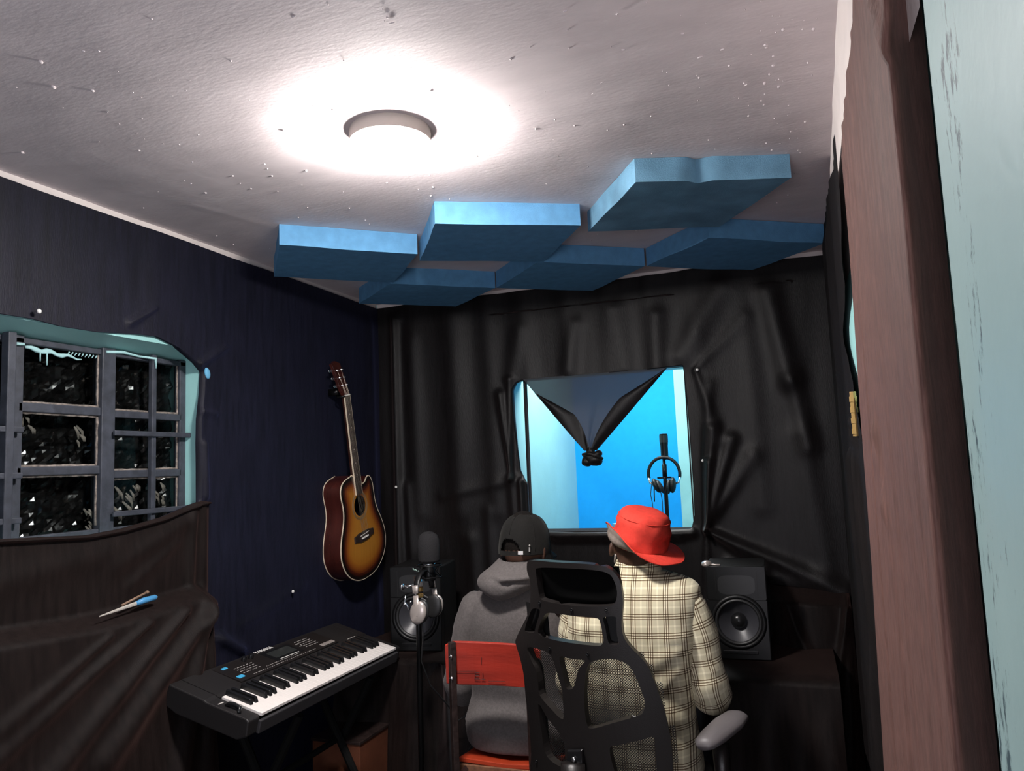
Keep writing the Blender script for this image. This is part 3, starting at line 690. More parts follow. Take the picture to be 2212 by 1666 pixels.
def foam(c4, th, label, m, seed, notch=None):
    """block of foam on the ceiling: four corners, slightly wavy edges"""
    o = thing('acoustic_foam', label, 'foam', (sum(p[0] for p in c4)/4, sum(p[1] for p in c4)/4, CEIL), group='blue foam blocks on the ceiling')
    b = MB(); n_ = 12; c = [Vector((p[0], p[1], 0)) for p in c4]
    cols = []
    for lev in range(4):
        zz = CEIL-.001-th*lev/3
        for j in range(n_+1):
            for i in range(n_+1):
                u_, v_ = i/n_, j/n_
                if n_ == 12:
                    pass
                p = c[0].lerp(c[1], u_).lerp(c[3].lerp(c[2], u_), v_)
                w = noise.noise(Vector((p.x*6, p.y*6, seed)))*.004
                zq = zz
                if lev == 3:
                    zq += noise.noise(Vector((p.x*5, p.y*5, seed+9)))*.004
                if notch and v_ < .12: p = p + (c[3]-c[0]).normalized()*.022*exp(-((u_-notch)/.035)**2)
                b.v.append((p.x+w, p.y+w, zq))
    m1 = n_+1; L = m1*m1
    for j in range(n_):
        for i in range(n_):
            b.face((3*L+j*m1+i, 3*L+j*m1+i+1, 3*L+(j+1)*m1+i+1, 3*L+(j+1)*m1+i)); b.face((j*m1+i, (j+1)*m1+i, (j+1)*m1+i+1, j*m1+i+1))
    for lev in range(3):
        for i in range(n_):
            for q in ((i, i+1), (n_*m1+i, n_*m1+i+1), (i*m1, (i+1)*m1), (i*m1+n_, (i+1)*m1+n_)):
                b.face((lev*L+q[0], lev*L+q[1], (lev+1)*L+q[1], (lev+1)*L+q[0]))
    b.build('foam_block', m, o, smooth=True, bev=0, auto=35)
    return o
TH = .078
foam([(-1.668, 2.235), (-1.29, 2.57), (-1.585, 2.93), (-1.965, 2.595)], TH, 'blue foam ceiling panel nearest the left wall, front row', M['foam_panel'], 1)
foam([(-1.07, 2.272), (-.63, 2.52), (-.889, 2.913), (-1.327, 2.665)], TH, 'blue foam ceiling panel right below the lamp, front row middle', M['foam_panel'], 2)
foam([(-.376, 2.205), (.06, 2.377), (-.185, 2.78), (-.628, 2.612)], .074, 'faded blue foam ceiling panel with a notched front edge, front row right', M['foam_old'], 3, notch=.42)
foam([(-1.61, 2.935), (-1.232, 3.243), (-1.555, 3.525), (-1.935, 3.215)], TH, 'blue foam ceiling panel in the back left corner', M['foam_panel'], 4)
foam([(-.912, 2.905), (-.526, 3.19), (-.84, 3.53), (-1.226, 3.245)], TH, 'blue foam ceiling panel in the middle of the back row', M['foam_panel'], 5)
foam([(-.231, 2.89), (.185, 3.185), (-.103, 3.50), (-.521, 3.195)], TH, 'blue foam ceiling panel in the back right corner', M['foam_panel'], 6)

# ------------------------------------------------------------------ guitar on the left wall
GT = radians(11.2); G0 = Vector((-1.965, 3.300, .915))
gu_, gv_ = Vector((0, cos(GT), sin(GT))), Vector((0, -sin(GT), cos(GT)))       # right and up in the plane of the guitar
def G(u, v, h=0): return G0 + gu_*u + gv_*v + Vector((h, 0, 0))
gt = thing('acoustic_guitar', 'sunburst acoustic cutaway guitar hanging on the dark left wall', 'guitar', tuple(G0))
left = [(0, 0), (.05, .003), (.10, .016), (.150, .045), (.185, .085), (.203, .130), (.205, .170), (.195, .215), (.175, .26), (.155, .30), (.144, .335), (.141, .37), (.145, .405), (.148, .435), (.142, .462), (.122, .485), (.09, .497), (.05, .502), (.03, .502)]
right = [(.03, .452), (.05, .447), (.072, .452), (.088, .466), (.104, .474), (.122, .468), (.134, .450), (.141, .425), (.143, .39), (.144, .355), (.150, .32), (.163, .285), (.180, .25), (.197, .205), (.205, .165), (.202, .125), (.184, .082), (.150, .045), (.10, .016), (.05, .003)]
ol = [(-a, c) for a, c in left]+right
def smooth_closed(pts, n):
    pts = [Vector((p[0], p[1], 0)) for p in pts]; m = len(pts); out = []
    for i in range(m):
        p0, p1, p2, p3 = pts[i-1], pts[i], pts[(i+1) % m], pts[(i+2) % m]
        for k in range(n):
            t = k/n; out.append(.5*((2*p1)+(-p0+p2)*t+(2*p0-5*p1+4*p2-p3)*t*t+(-p0+3*p1-3*p2+p3)*t**3))
    return [(p.x, p.y) for p in out]
ol = smooth_closed(ol, 3); no = len(ol)
HC = (0.0, .352); HR = .050
# top: concentric strips between the sound hole and the outline, coloured by their distance from the edge
def burst_mat():
    m, nt, p = newmat('sunburst'); p.inputs['Roughness'].default_value = .22; p.inputs['Coat Weight'].default_value = .6; p.inputs['Coat Roughness'].default_value = .1
    a = N(nt, 'ShaderNodeAttribute'); a.attribute_name = 'edge'
    tc = N(nt, 'ShaderNodeTexCoord'); mp = N(nt, 'ShaderNodeMapping'); mp.inputs['Scale'].default_value = (1, 260, 6); mp.inputs['Rotation'].default_value = (-GT, 0, 0)
    nt.links.new(tc.outputs['Object'], mp.inputs[0]); n = N(nt, 'ShaderNodeTexNoise'); n.inputs['Scale'].default_value = 1; nt.links.new(mp.outputs[0], n.inputs['Vector'])
    r = ramp(nt, a.outputs['Fac'], [(0, (.006, .004, .004)), (.12, (.010, .005, .004)), (.24, (.09, .014, .006)), (.38, (.30, .075, .012)), (.60, (.52, .19, .022)), (1, (.58, .24, .030))])
    g = ramp(nt, n.outputs['Fac'], [(.3, (.85, .85, .85)), (.7, (1, 1, 1))])
    x = N(nt, 'ShaderNodeMix', data_type='RGBA', blend_type='MULTIPLY'); x.inputs[0].default_value = 1
    nt.links.new(r.outputs[0], x.inputs[6]); nt.links.new(g.outputs[0], x.inputs[7]); nt.links.new(x.outputs[2], p.inputs['Base Color']); return m
olv = np.array(ol)
def edge_dist(u, v):
    q = np.roll(olv, -1, 0)-olv; w = np.array([u, v])-olv
    t = np.clip((w*q).sum(1)/((q*q).sum(1)+1e-12), 0, 1); d = w-q*t[:, None]
    return float(np.sqrt((d*d).sum(1)).min())
b = MB(); K_ = 16; evals = []
for k in range(K_+1):
    for (u_, v_) in ol:
        a = math.atan2(v_-HC[1], u_-HC[0]); hx, hy = HC[0]+HR*cos(a), HC[1]+HR*sin(a)
        t = k/K_; uu_, vv_ = lerp(u_, hx, t), lerp(v_, hy, t)
        dmp = edge_dist(uu_, vv_)
        b.v.append(tuple(G(uu_, vv_, .0012*min(1, dmp/.08)))); evals.append(min(1, dmp/.125))
for k in range(K_):
    for i in range(no):
        j = (i+1) % no; b.face((k*no+i, k*no+j, (k+1)*no+j, (k+1)*no+i))
top = b.build('soundboard', burst_mat(), gt, smooth=True)
at = top.data.attributes.new('edge', 'FLOAT', 'POINT'); at.data.foreach_set('value', evals[:len(top.data.vertices)])
GD = .098
b = MB(); b.rings([[G(u_, v_, -.001-GD*t) for u_, v_ in ol] for t in (0, .33, .66, 1)], cap=False); b.build('side', M['wood_dark'], gt, smooth=True)
b = MB(); bi = len(b.v); b.v = [tuple(G(u_, v_, -.001-GD)) for u_, v_ in ol]; b.face(range(no)); b.build('back_plate', M['wood_dark'], gt)
for h in (-.002, -GD+.001):
    b = MB(); b.tube([G(u_, v_, h) for u_, v_ in ol+ol[:2]], .0032, 6, cap=False); b.build('binding', M['binding'], gt, smooth=True)
# sound hole rosette, inside and label
b = MB()
for r_, w_ in ((.058, .0016), (.064, .0022), (.069, .001)):
    b.tube([G(HC[0]+r_*cos(a), HC[1]+r_*sin(a), .0012) for a in np.linspace(0, 2*pi, 41)], w_, 5, cap=False, flat=.4)
b.build('rosette', mat('rosette', (.22, .15, .08), .5), gt, smooth=True)
b = MB(); b.rings([[G(HC[0]+HR*cos(a), HC[1]+HR*sin(a), h) for a in np.linspace(0, 2*pi, 32, endpoint=False)] for h in (0, -.003)], cap=False); b.build('hole_rim', M['rosewood'], gt)
b = MB(); bb = [G(.045*cos(a)+.0, .335+.03*sin(a), -GD+.002) for a in np.linspace(0, 2*pi, 20, endpoint=False)]; b.v = [tuple(p) for p in bb]; b.face(range(20)); b.build('inside_label', mat('paper_label', (.75, .62, .5), .8), gt)
# bridge, saddle, pins
b = MB()
pr = [(-.088, .190), (-.085, .218), (-.055, .222), (-.05, .225), (.05, .225), (.055, .222), (.085, .218), (.088, .190), (.055, .188), (.04, .180), (-.04, .180), (-.055, .188)]
b.rings([[G(u_, v_, h) for u_, v_ in pr] for h in (.001, .008)]); b.build('bridge', M['rosewood'], gt, bev=.001)
b = MB(); b.tube([G(-.038, .211, .009), G(.038, .215, .009)], .0022, 6); b.build('saddle', M['white_plastic'], gt)
for k in range(6): MB().lathe([(.0045, 0), (.0045, .004), (.002, .006)], G(-.026+k*.0105, .197, .008), 8, Matrix.Rotation(pi/2, 3, 'Y')).build('bridge_pin', M['white_plastic'], gt, smooth=True)
# neck, fretboard, nut, frets
NV = .885
def nb_w(v): return lerp(.028, .0225, (v-.405)/(NV-.405))
b = MB(); b.hexa([G(-.027, .44, .001), G(.027, .44, .001), G(nb_w(NV), NV, .001), G(-nb_w(NV), NV, .001)], [G(-.018, .44, -.02), G(.018, .44, -.02), G(.015, NV, -.016), G(-.015, NV, -.016)]); b.build('neck', M['wood_neck'], gt, bev=.004)
b = MB(); b.hexa([G(-.028, .408, .0015), G(.028, .408, .0015), G(nb_w(NV), NV, .0015), G(-nb_w(NV), NV, .0015)], [G(-.0265, .408, .0075), G(.0265, .408, .0075), G(nb_w(NV)-.0015, NV, .0075), G(-nb_w(NV)+.0015, NV, .0075)]); b.build('fretboard', M['rosewood'], gt)
for s_ in (-1, 1):
    b = MB(); b.hexa([G(s_*.0285, .408, .0005), G(s_*.0265, .408, .0005), G(s_*(nb_w(NV)-.001), NV, .0005), G(s_*(nb_w(NV)+.001), NV, .0005)], [G(s_*.0285, .408, .008), G(s_*.0265, .408, .008), G(s_*(nb_w(NV)-.001), NV, .008), G(s_*(nb_w(NV)+.001), NV, .008)]); b.build('neck_binding', M['binding'], gt)
sc_len = NV-.213
for k in range(1, 20):
    v_ = NV-sc_len*(1-2**(-k/12)); MB().tube([G(-nb_w(v_)+.001, v_, .008), G(nb_w(v_)-.001, v_, .008)], .0009, 5).build('fret', M['chrome'], gt)
for k in (3, 5, 7, 9, 12, 15):
    v_ = NV-sc_len*(1-2**(-(k-.5)/12)); MB().lathe([(.003, 0), (.003, .0004)], G(0, v_, .0076), 10, Matrix.Rotation(pi/2, 3, 'Y')).build('inlay_dot', M['white_plastic'], gt)
MB().box(tuple(G(0, NV+.002, .006)), (.008, .044, .005), Matrix.Rotation(GT, 3, 'X')).build('nut', M['white_plastic'], gt)
# headstock leans back a little
def Hs(u, v, h=0): return G(u, NV+v, h-.24*v)
hp = [(-.0235, .003), (-.030, .02), (-.034, .045), (-.033, .135), (-.036, .155), (-.020, .160), (0, .168), (.020, .160), (.036, .155), (.033, .135), (.034, .045), (.030, .02), (.0235, .003)]
b = MB(); b.rings([[Hs(u_, v_, h) for u_, v_ in hp] for h in (.004, -.012)]); b.build('headstock', M['wood_dark'], gt, bev=.001)
for s_ in (-1, 1):
    for v_ in (.05, .087, .124):
        o = MB().lathe([(.005, 0), (.005, .006), (.003, .007), (.003, .014)], Hs(s_*.019, v_, .004), 10, Matrix.Rotation(pi/2, 3, 'Y')).build('tuner_post', M['chrome'], gt, smooth=True)
        b = MB(); b.tube([Hs(s_*.030, v_, -.010), Hs(s_*.046, v_, -.010)], .0025, 6); b.ell(Hs(s_*.053, v_, -.010), (.004, .010, .0075), 12, 8); b.box(tuple(Hs(s_*.024, v_, -.016)), (.01, .014, .018)); b.build('tuning_peg', M['chrome'], gt, smooth=True)
for k in range(6):
    u0_, u1_ = -.026+k*.0105, -.0175+k*.007
    b = MB(); b.tube([G(u0_, .197, .012), G(u0_*.98, .213, .0125), G(u1_, NV, .0095), Hs((-1 if k < 3 else 1)*.018, (.05, .087, .124)[k if k < 3 else 5-k], .010)], .00045 if k > 2 else .0007, 4)
    b.build('string', mat('string_metal', (.45, .40, .34), .35, .8), gt)
# hanger hook
b = MB(); b.box(tuple(Hs(0, .02, -.055)), (.05, .03, .03)); b.tube([Hs(-.03, 0, .01), Hs(-.028, -.004, -.03), Hs(0, .0, -.05), Hs(.028, -.004, -.03), Hs(.03, 0, .01)], .005, 8)
tag(b.build('wall_hanger', M['black_metal'], smooth=True), 'black wall hook holding the guitar by its headstock', 'hook')

# ------------------------------------------------------------------ keyboard on its stand
KA = math.atan2(.08, .31)
kd, kn_ = Vector((-cos(KA), 0, sin(KA))), Vector((sin(KA), 0, cos(KA)))
KX, KY0, KY1, KZ = -1.612, 1.99, 2.955, .681
def KP(d, y, h): return Vector((KX, 0, KZ)) + kd*d + kn_*h + Vector((0, y, 0))
kb = thing('electronic_keyboard', 'black electronic keyboard with white keys on a stand by the left wall', 'keyboard', (KX, KY0, KZ))
KR = Matrix((( -kd.x, 0, kn_.x), (0, 1, 0), (-kd.z, 0, kn_.z)))
KD = .335
def kbox(nm, d0, d1, y0, y1, h0, h1, m, bev=0, par=None):
    b = MB(); b.hexa([KP(d0, y0, h0), KP(d0, y1, h0), KP(d1, y1, h0), KP(d1, y0, h0)], [KP(d0, y0, h1), KP(d0, y1, h1), KP(d1, y1, h1), KP(d1, y0, h1)])
    return b.build(nm, m, par or kb, bev=bev)
# shell: profile swept along the keyboard, open well for the keys
K0, K1 = KY0+.055, KY1-.045
prof = [(-.004, -.052), (.0, -.006), (.010, .0), (.165, .0), (.18, .004), (KD-.012, .008), (KD, -.004), (KD, -.055), (KD-.06, -.072), (.03, -.072)]
well = [(-.004, -.052), (-.002, -.026), (.008, -.026), (.158, -.026), (.165, .0), (.18, .004), (KD-.012, .008), (KD, -.004), (KD, -.055), (KD-.06, -.072), (.03, -.072)]
for y0, y1, pf in ((KY0, K0, prof), (K0, K1, well), (K1, KY1, prof)):
    b = MB(); b.rings([[KP(d, y, h) for d, h in pf] for y in (y0, y1)]); b.build('shell', M['dark_plastic'], kb, bev=.004 if pf is prof else 0)
kbox('front_lip', -.014, -.002, K0-.01, K1+.01, -.054, -.012, mat('lip_plastic', (.030, .028, .031), .5), .003)
nw = 36; pitch = (K1-K0)/nw
wk = None
for k in range(nw):
    y0 = K0+k*pitch
    if wk is None:
        b = MB(); b.hexa([KP(-.004, K0+.0007, -.004), KP(-.004, K0+pitch-.0007, -.004), KP(.155, K0+pitch-.0007, -.004), KP(.155, K0+.0007, -.004)], [KP(-.004, K0+.0007, .006), KP(-.004, K0+pitch-.0007, .006), KP(.155, K0+pitch-.0007, .006), KP(.155, K0+.0007, .006)])
        wk = b.build('white_key', M['white_plastic'], kb); wk.modifiers.new('b', 'BEVEL').width = .0008
    else:
        c = copy_of(wk, kb); c.location.y = k*pitch
bk = None
for k in range(nw-1):
    if k % 7 in (2, 6): continue
    yc = K0+(k+1)*pitch
    if bk is None:
        by = yc; b = MB(); b.hexa([KP(.052, yc-.0072, .003), KP(.052, yc+.0072, .003), KP(.158, yc+.0072, .003), KP(.158, yc-.0072, .003)], [KP(.062, yc-.0056, .022), KP(.062, yc+.0056, .022), KP(.158, yc+.0056, .022), KP(.158, yc-.0056, .022)])
        bk = b.build('black_key', M['key_black'], kb); bk.modifiers.new('b', 'BEVEL').width = .001
    else:
        c = copy_of(bk, kb); c.location.y = yc-by
def ky(t): return lerp(KY0, KY1, t)
kbox('control_panel', .185, KD-.02, ky(.19), ky(.80), .004, .0095, M['panel_black'], .001)
kbox('display_bezel', .215, KD-.035, ky(.43), ky(.60), .009, .011, M['black_plastic'], .001)
kbox('display', .235, KD-.05, ky(.45), ky(.58), .0108, .0118, mat('display_off', (.03, .032, .03), .15), 0)
kbox('display_line', .2195, .2225, ky(.455), ky(.57), .0111, .0118, M['print_bright'])
tag(kbox('blue_button', .205, .222, ky(.205), ky(.235), .006, .012, M['blue_button'], .002), 'larger bright blue button'); tag(kbox('blue_button', .285, .298, ky(.215), ky(.24), .007, .012, M['blue_button'], .002), 'smaller bright blue button')
for t_ in (.335, .375): MB().lathe([(.0095, 0), (.0095, .012), (.008, .016), (.001, .016)], KP(.295, ky(t_), .009), 14, Matrix((( -kd.x, 0, kn_.x), (0, 1, 0), (-kd.z, 0, kn_.z)))).build('knob', M['key_black'], kb, smooth=True, auto=40)
for k in range(4): kbox('white_pad', .195, .214, ky(.70)+k*.022, ky(.70)+k*.022+.018, .006, .012, M['silver'], .002)
b = MB(); r2 = random.Random(8)
def dash(d, y, l, w=.0022): b.hexa([KP(d, y, .0096), KP(d, y+l, .0096), KP(d+w, y+l, .0096), KP(d+w, y, .0096)], [KP(d, y, .0106), KP(d, y+l, .0106), KP(d+w, y+l, .0106), KP(d+w, y, .0106)])
for rr in range(4):
    for cc in range(6): dash(.225+rr*.014, ky(.25)+cc*.016, r2.uniform(.006, .013))
for rr in range(5):
    for cc in range(5): dash(.232+rr*.014, ky(.635)+cc*.018, r2.uniform(.008, .015))
for cc in range(30): dash(.198, ky(.27)+cc*.0125, r2.uniform(.003, .009))
for cc in range(18): dash(.212, ky(.36)+cc*.011, r2.uniform(.004, .009), .0018)
dash(.25, ky(.62), .014, .004); dash(.27, ky(.62), .012, .004)
o = b.build('button_field', M['print'], kb); o['kind'] = 'stuff'
b = MB(); b.hexa([KP(.18, ky(.865), .0046), KP(.18, ky(.925), .0046), KP(.184, ky(.925), .0046), KP(.184, ky(.865), .0046)], [KP(.18, ky(.865), .0052), KP(.18, ky(.925), .0052), KP(.184, ky(.925), .0052), KP(.184, ky(.865), .0052)])
b.build('model_print', M['print'], kb)
MB().lathe([(.012, 0), (.012, .004), (.009, .006), (.009, .012), (.001, .013)], KP(.15, ky(.085), .0), 16, Matrix((( -kd.x, 0, kn_.x), (0, 1, 0), (-kd.z, 0, kn_.z)))).build('volume_knob', M['key_black'], kb, smooth=True, auto=40)
b = MB(); b.hexa([KP(.13, ky(.015), .0005), KP(.13, ky(.04), .0005), KP(.135, ky(.04), .0005), KP(.135, ky(.015), .0005)], [KP(.13, ky(.015), .001), KP(.13, ky(.04), .001), KP(.135, ky(.04), .001), KP(.135, ky(.015), .001)]); b.build('print_mark', M['print'], kb)
b = MB(); b.tube([KP(.05, ky(.028)-.012, .0), KP(.06, ky(.028), .010), KP(.08, ky(.028), .013), KP(.10, ky(.028), .010), KP(.11, ky(.028), .0)], .008, 8, flat=.8); b.build('pitch_wheel', M['key_black'], kb, smooth=True)
def text(s, nm, size, m, parent, Mx, depth=.0008):
    cu = bpy.data.curves.new(nm, 'FONT'); cu.body = s; cu.size = size; cu.extrude = depth; cu.align_x = 'CENTER'; cu.align_y = 'CENTER'
    tmp = bpy.data.objects.new(nm, cu); COL.objects.link(tmp)
    dg = bpy.context.evaluated_depsgraph_get(); me = bpy.data.meshes.new_from_object(tmp.evaluated_get(dg)); bpy.data.objects.remove(tmp)
    me.materials.clear(); me.materials.append(m); me.transform(world_of(parent).inverted() @ Mx)
    o = bpy.data.objects.new(nm, me); COL.objects.link(o); o.parent = parent; return o
tm = Matrix(((0, kd.x, kn_.x, 0), (1, 0, 0, 0), (0, kd.z, kn_.z, 0), (0, 0, 0, 1)))
tm.translation = KP(KD-.035+.015, ky(.475), .0098)
text('YAMAHA', 'logo', .024, M['print_bright'], kb, tm)
M['matte_black'] = mat('matte_black', (.005, .005, .005), .85, 0, .15)
ks = thing('keyboard_stand', 'black crossed stand holding the keyboard up', 'stand', (-1.78, 2.47, 0))
for yy in (2.25, 2.72):
    b = MB(); b.tube([(-1.58, yy, .02), (-1.58+0.0, yy, .02), (-1.92, yy, .665)], .016, 8); b.build('leg', M['matte_black'], ks)
    b = MB(); b.tube([(-1.96, yy+.035, .02), (-1.64, yy+.035, .605)], .016, 8); b.build('leg', M['matte_black'], ks)
for xx in (-1.58, -1.96): MB().tube([(xx, 2.15, .02), (xx, 2.82, .02)], .018, 8).build('foot_bar', M['matte_black'], ks)
MB().tube([(-1.775, 2.25, .37), (-1.775, 2.755, .37)], .012, 8).build('cross_pin', M['matte_black'], ks)
for yy in (2.27, 2.735):
    b = MB(); b.tube([KP(.03, yy, -.085), KP(KD-.02, yy, -.085)], .012, 8); b.build('support_arm', M['matte_black'], ks)

# ------------------------------------------------------------------ desk against the back wall under black cloth, monitors on it
dk = thing('draped_desk', 'long desk under black cloth along the back wall, loudspeakers standing on it', 'desk', (-.85, 3.3, 0))
P, F = grid2(-1.93, .10, 0, 1, 150, 60)
x, t = P[:, 0], P[:, 1]
# t: 0 back edge of the top ... .45 front edge ... 1 floor
fr = sstep(.42, .50, t)
Yv = np.where(t < .45, lerp(3.585, 2.98, t/.45), 2.98-.02-.05*((t-.45)/.55)-.020*np.sin(x*22+2*np.sin(x*5))*sstep(.45, .7, t))
zbot = .02+.575*sstep(-1.30, -1.22, x)*(1-sstep(-.36, -.28, x))
Zv = np.where(t < .45, .630, lerp(.630, zbot, (t-.45)/.55)); Zv = Zv-.012*np.exp(-((t-.45)/.02)**2)+.003*npnoise(P, 7, 9, 61)*(t < .45)
b = MB(); b.add(list(zip(x, Yv, Zv)), F); b.build('desk_cloth', M['cloth_low'], dk, smooth=True)
MB().box((-.915, 3.29, .60), (1.96, .56, .03)).build('desk_top', M['ply_edge'], dk)
for xx in (-1.80, -.02):
    for yy in (3.06, 3.52): MB().box((xx, yy, .293), (.05, .05, .584)).build('leg', M['ply_edge'], dk)

def monitor(c, rz, w, h, d, label, back=False):
    """studio loudspeaker: base centre of front face at c, facing local -Y"""
    o = thing('studio_monitor', label, 'loudspeaker', c, (0, 0, rz), group='studio monitors on the desk')
    MB().box((0, d/2+.036, h/2), (w, d-.004, h)).build('cabinet', M['black_plastic'], o, local=True, bev=.006)
    R = Matrix.Rotation(pi/2, 3, 'X')     # local +Z to -Y
    n = 48; zc = h*.40; r = w*.40; zs = h*.635
    def cut(z0, z1, hole):
        b = MB(); cz_ = (min(q[1] for q in hole)+max(q[1] for q in hole))/2; outer_ = []
        for x_, z_ in hole:
            dx, dz = x_, z_-cz_; t = min((w/2)/abs(dx) if abs(dx) > 1e-6 else 9e9, ((z1-cz_) if dz > 0 else (cz_-z0))/abs(dz) if abs(dz) > 1e-6 else 9e9)
            outer_.append((dx*t, cz_+dz*t))
        b.rings([[(x_, .036, z_) for x_, z_ in outer_], [(x_, -.002, z_) for x_, z_ in outer_], [(x_, -.004, z_) for x_, z_ in [((q[0]*.97), cz_+(q[1]-cz_)*.985) for q in outer_]], [(x_, -.004, z_) for x_, z_ in hole], [(x_, .036, z_) for x_, z_ in hole]], cap=False)
        b.build('front_plate', M['black_plastic'], o, local=True)
    angs = sorted([2*pi*k/n for k in range(n)]+[math.atan2(q, p) % (2*pi) for p, q in ((w/2, zs-zc), (-w/2, zs-zc), (w/2, -zc), (-w/2, -zc))]); n = len(angs)
    cut(0, zs, [(r*1.04*cos(a), zc+r*1.04*sin(a)) for a in angs])
    def rr(sx_, sz_, a): return (sx_*abs(cos(a))**.5*(1 if cos(a) > 0 else -1), h*.80+sz_*abs(sin(a))**.5*(1 if sin(a) > 0 else -1))
    cut(zs, h, [rr(w*.31, h*.105, a) for a in angs])
    b = MB(); b.rings([[(q[0], yy, q[1]) for q in (rr(sx_, sz_, a) for a in angs)] for sx_, sz_, yy in ((w*.312, h*.106, -.004), (w*.30, h*.10, .001), (w*.13, h*.05, .018), (w*.06, h*.04, .022))]); b.build('waveguide', M['rubber'], o, local=True, smooth=True, auto=50)
    for s_ in (-1, 1): MB().box((s_*w*.345, -.0045, h*.80), (.0015, .002, h*.30)).build('trim_line', M['dark_plastic'], o, local=True)
    MB().lathe([(.0135, .0), (.012, .006), (.008, .010), (.001, .012)], (0, .016, h*.80), 18, R).build('tweeter', M['woofer'], o, local=True, smooth=True)
    MB().lathe([(r*1.16, -.006), (r*1.17, .004), (r*1.08, .010), (r*1.0, .009), (r*.98, .004)], (0, 0, zc), 44, R, cap=False).build('woofer_ring', M['black_plastic'], o, local=True, smooth=True)
    MB().lathe([(r*.99, .004), (r*.94, .010), (r*.88, .010), (r*.83, .002)], (0, 0, zc), 44, R, cap=False).build('surround', M['rubber'], o, local=True, smooth=True)
    MB().lathe([(r*.83, .002), (r*.55, -.018), (r*.32, -.030)], (0, 0, zc), 44, R, cap=False).build('cone', M['woofer'], o, local=True, smooth=True)
    MB().lathe([(r*.34, -.030), (r*.33, -.018), (r*.24, -.008), (r*.12, -.003), (.001, -.002)], (0, 0, zc), 32, R, cap=False).build('dust_cap', M['key_black'], o, local=True, smooth=True)
    MB().lathe([(.002, 0), (.002, .002), (.0008, .003)], (0, -.004, h*.655), 8, R).build('status_dot', M['white_pin'], o, local=True)
    MB().box((0, -.001, h*.075), (w*.6, .008, .018)).build('port_slot', M['key_black'], o, local=True, bev=.004)
    return o
monitor((-.243, 3.19, .633), radians(2), .228, .356, .24, 'black studio loudspeaker right of the person in plaid')
monitor((-1.60, 3.08, .633), radians(10), .232, .36, .24, 'black studio loudspeaker in the dark corner behind the microphone')
b = MB(); b.ell((-.355, 3.22, .994), (.022, .03, .014), 12, 8); b.tube([(-.355, 3.22, .992), (-.30, 3.20, .993)], .004, 6)
tag(b.build('small_gadget', M['silver'], smooth=True), 'small pale gadget on top of the right loudspeaker', 'gadget')
# slip of paper with light print on top of the left monitor
b = MB()
for k in range(5): b.tube([(-1.60+k*.012, 3.06, .985-k*.004), (-1.595+k*.012, 3.055, .990-k*.005), (-1.59+k*.012, 3.06, .980-k*.004)], .0022, 5)
tag(b.build('mint_ribbon', mat('mint_ribbon', (.45, .62, .55), .5), smooth=True), 'scrap of mint green ribbon on the left loudspeaker edge', 'ribbon')

# lower cloth over something bulky in the right corner
P, F = grid2(0, 1, 0, 1, 80, 90); u, v = P[:, 0], P[:, 1]
X = lerp(-.13, .185, u); Zt = .86-.03*u; Z = .0+Zt*v
outw = .10+.10*(1-v)+.05*np.sin(pi*np.clip(u, 0, 1))
fold = ridges_disp(np.stack([X, Z], -1), [((-.09, .85), (.05, .50), .02, .02), ((.17, .82), (.09, .40), .025, .03, 1), ((.17, .82), (.14, .2), .02, .025), ((-.05, .8), (-.02, .1), .03, .015), ((.05, .55), (.12, .15), .03, .02)])
edge_ = np.minimum(1, np.minimum((1-v)/.06, 1)+.12)
Y = YB-.02-(outw)*edge_-fold
cloth_obj('draped_crate', np.stack([X, Y, Z], -1), F, M['cloth_low'], 'black cloth bulging over a crate in the right back corner')

# ------------------------------------------------------------------ microphone with foam, headphones hung on its stand
MX, MY = -1.392, 2.76
ms = thing('microphone_stand', 'black microphone stand in front of the left loudspeaker', 'stand', (-1.44, MY+.02, 0))
MB().lathe([(.12, 0), (.12, .012), (.03, .022), (.012, .03)], (-1.44, MY+.02, 0), 28).build('base', M['black_metal'], ms, smooth=True, auto=40)
MB().tube([(-1.44, MY+.02, .02), (-1.43, MY+.015, .80), (-1.425, MY+.015, .985)], [.011, .011, .009], 10).build('pole', M['black_metal'], ms, smooth=True)
b = MB(); b.tube([(-1.426, MY+.012, .93), (-1.426, MY+.012, 1.0)], .016, 12); b.tube([(-1.44, MY, .965), (-1.475, MY-.01, .962)], .006, 8); b.ell((-1.482, MY-.012, .962), (.005, .016, .013), 12, 8); b.build('clutch', M['chrome'], ms, smooth=True)
MB().tube([(-1.42, MY+.01, .99), (-1.395, MY+.005, 1.03), (-1.385, MY, 1.05)], .008, 8).build('swivel', M['black_metal'], ms, smooth=True)
b = MB(); b.ell((-1.445, MY-.02, .905), (.006, .006, .006), 8, 6); b.tube([(-1.478, MY, .925), (-1.482, MY, .90), (-1.470, MY, .885), (-1.462, MY, .87)], .003, 6); b.tube([(-1.49, MY, .893), (-1.475, MY, .892)], .005, 6); b.build('cable_clip', M['chrome'], ms, smooth=True)
mi = thing('studio_microphone', 'microphone under a round grey foam windscreen before the left loudspeaker', 'microphone', (MX+.022, MY, 1.05))
MB().lathe([(.040, 0), (.043, .008), (.044, .06), (.042, .085), (.034, .104), (.018, .115), (.001, .118)], (MX+.022, MY, 1.058), 24).build('windscreen', M['mic_foam'], mi, smooth=True)
MB().lathe([(.022, -.07), (.024, -.065), (.024, -.01), (.018, 0), (.018, .01)], (MX+.022, MY, 1.055), 20).build('microphone_body', M['black_metal'], mi, smooth=True, auto=40)
MB().lathe([(.0245, -.008), (.0255, -.006), (.0255, .001), (.0245, .002)], (MX+.022, MY, 1.052), 20).build('collar', M['chrome'], mi, smooth=True)
b = MB()
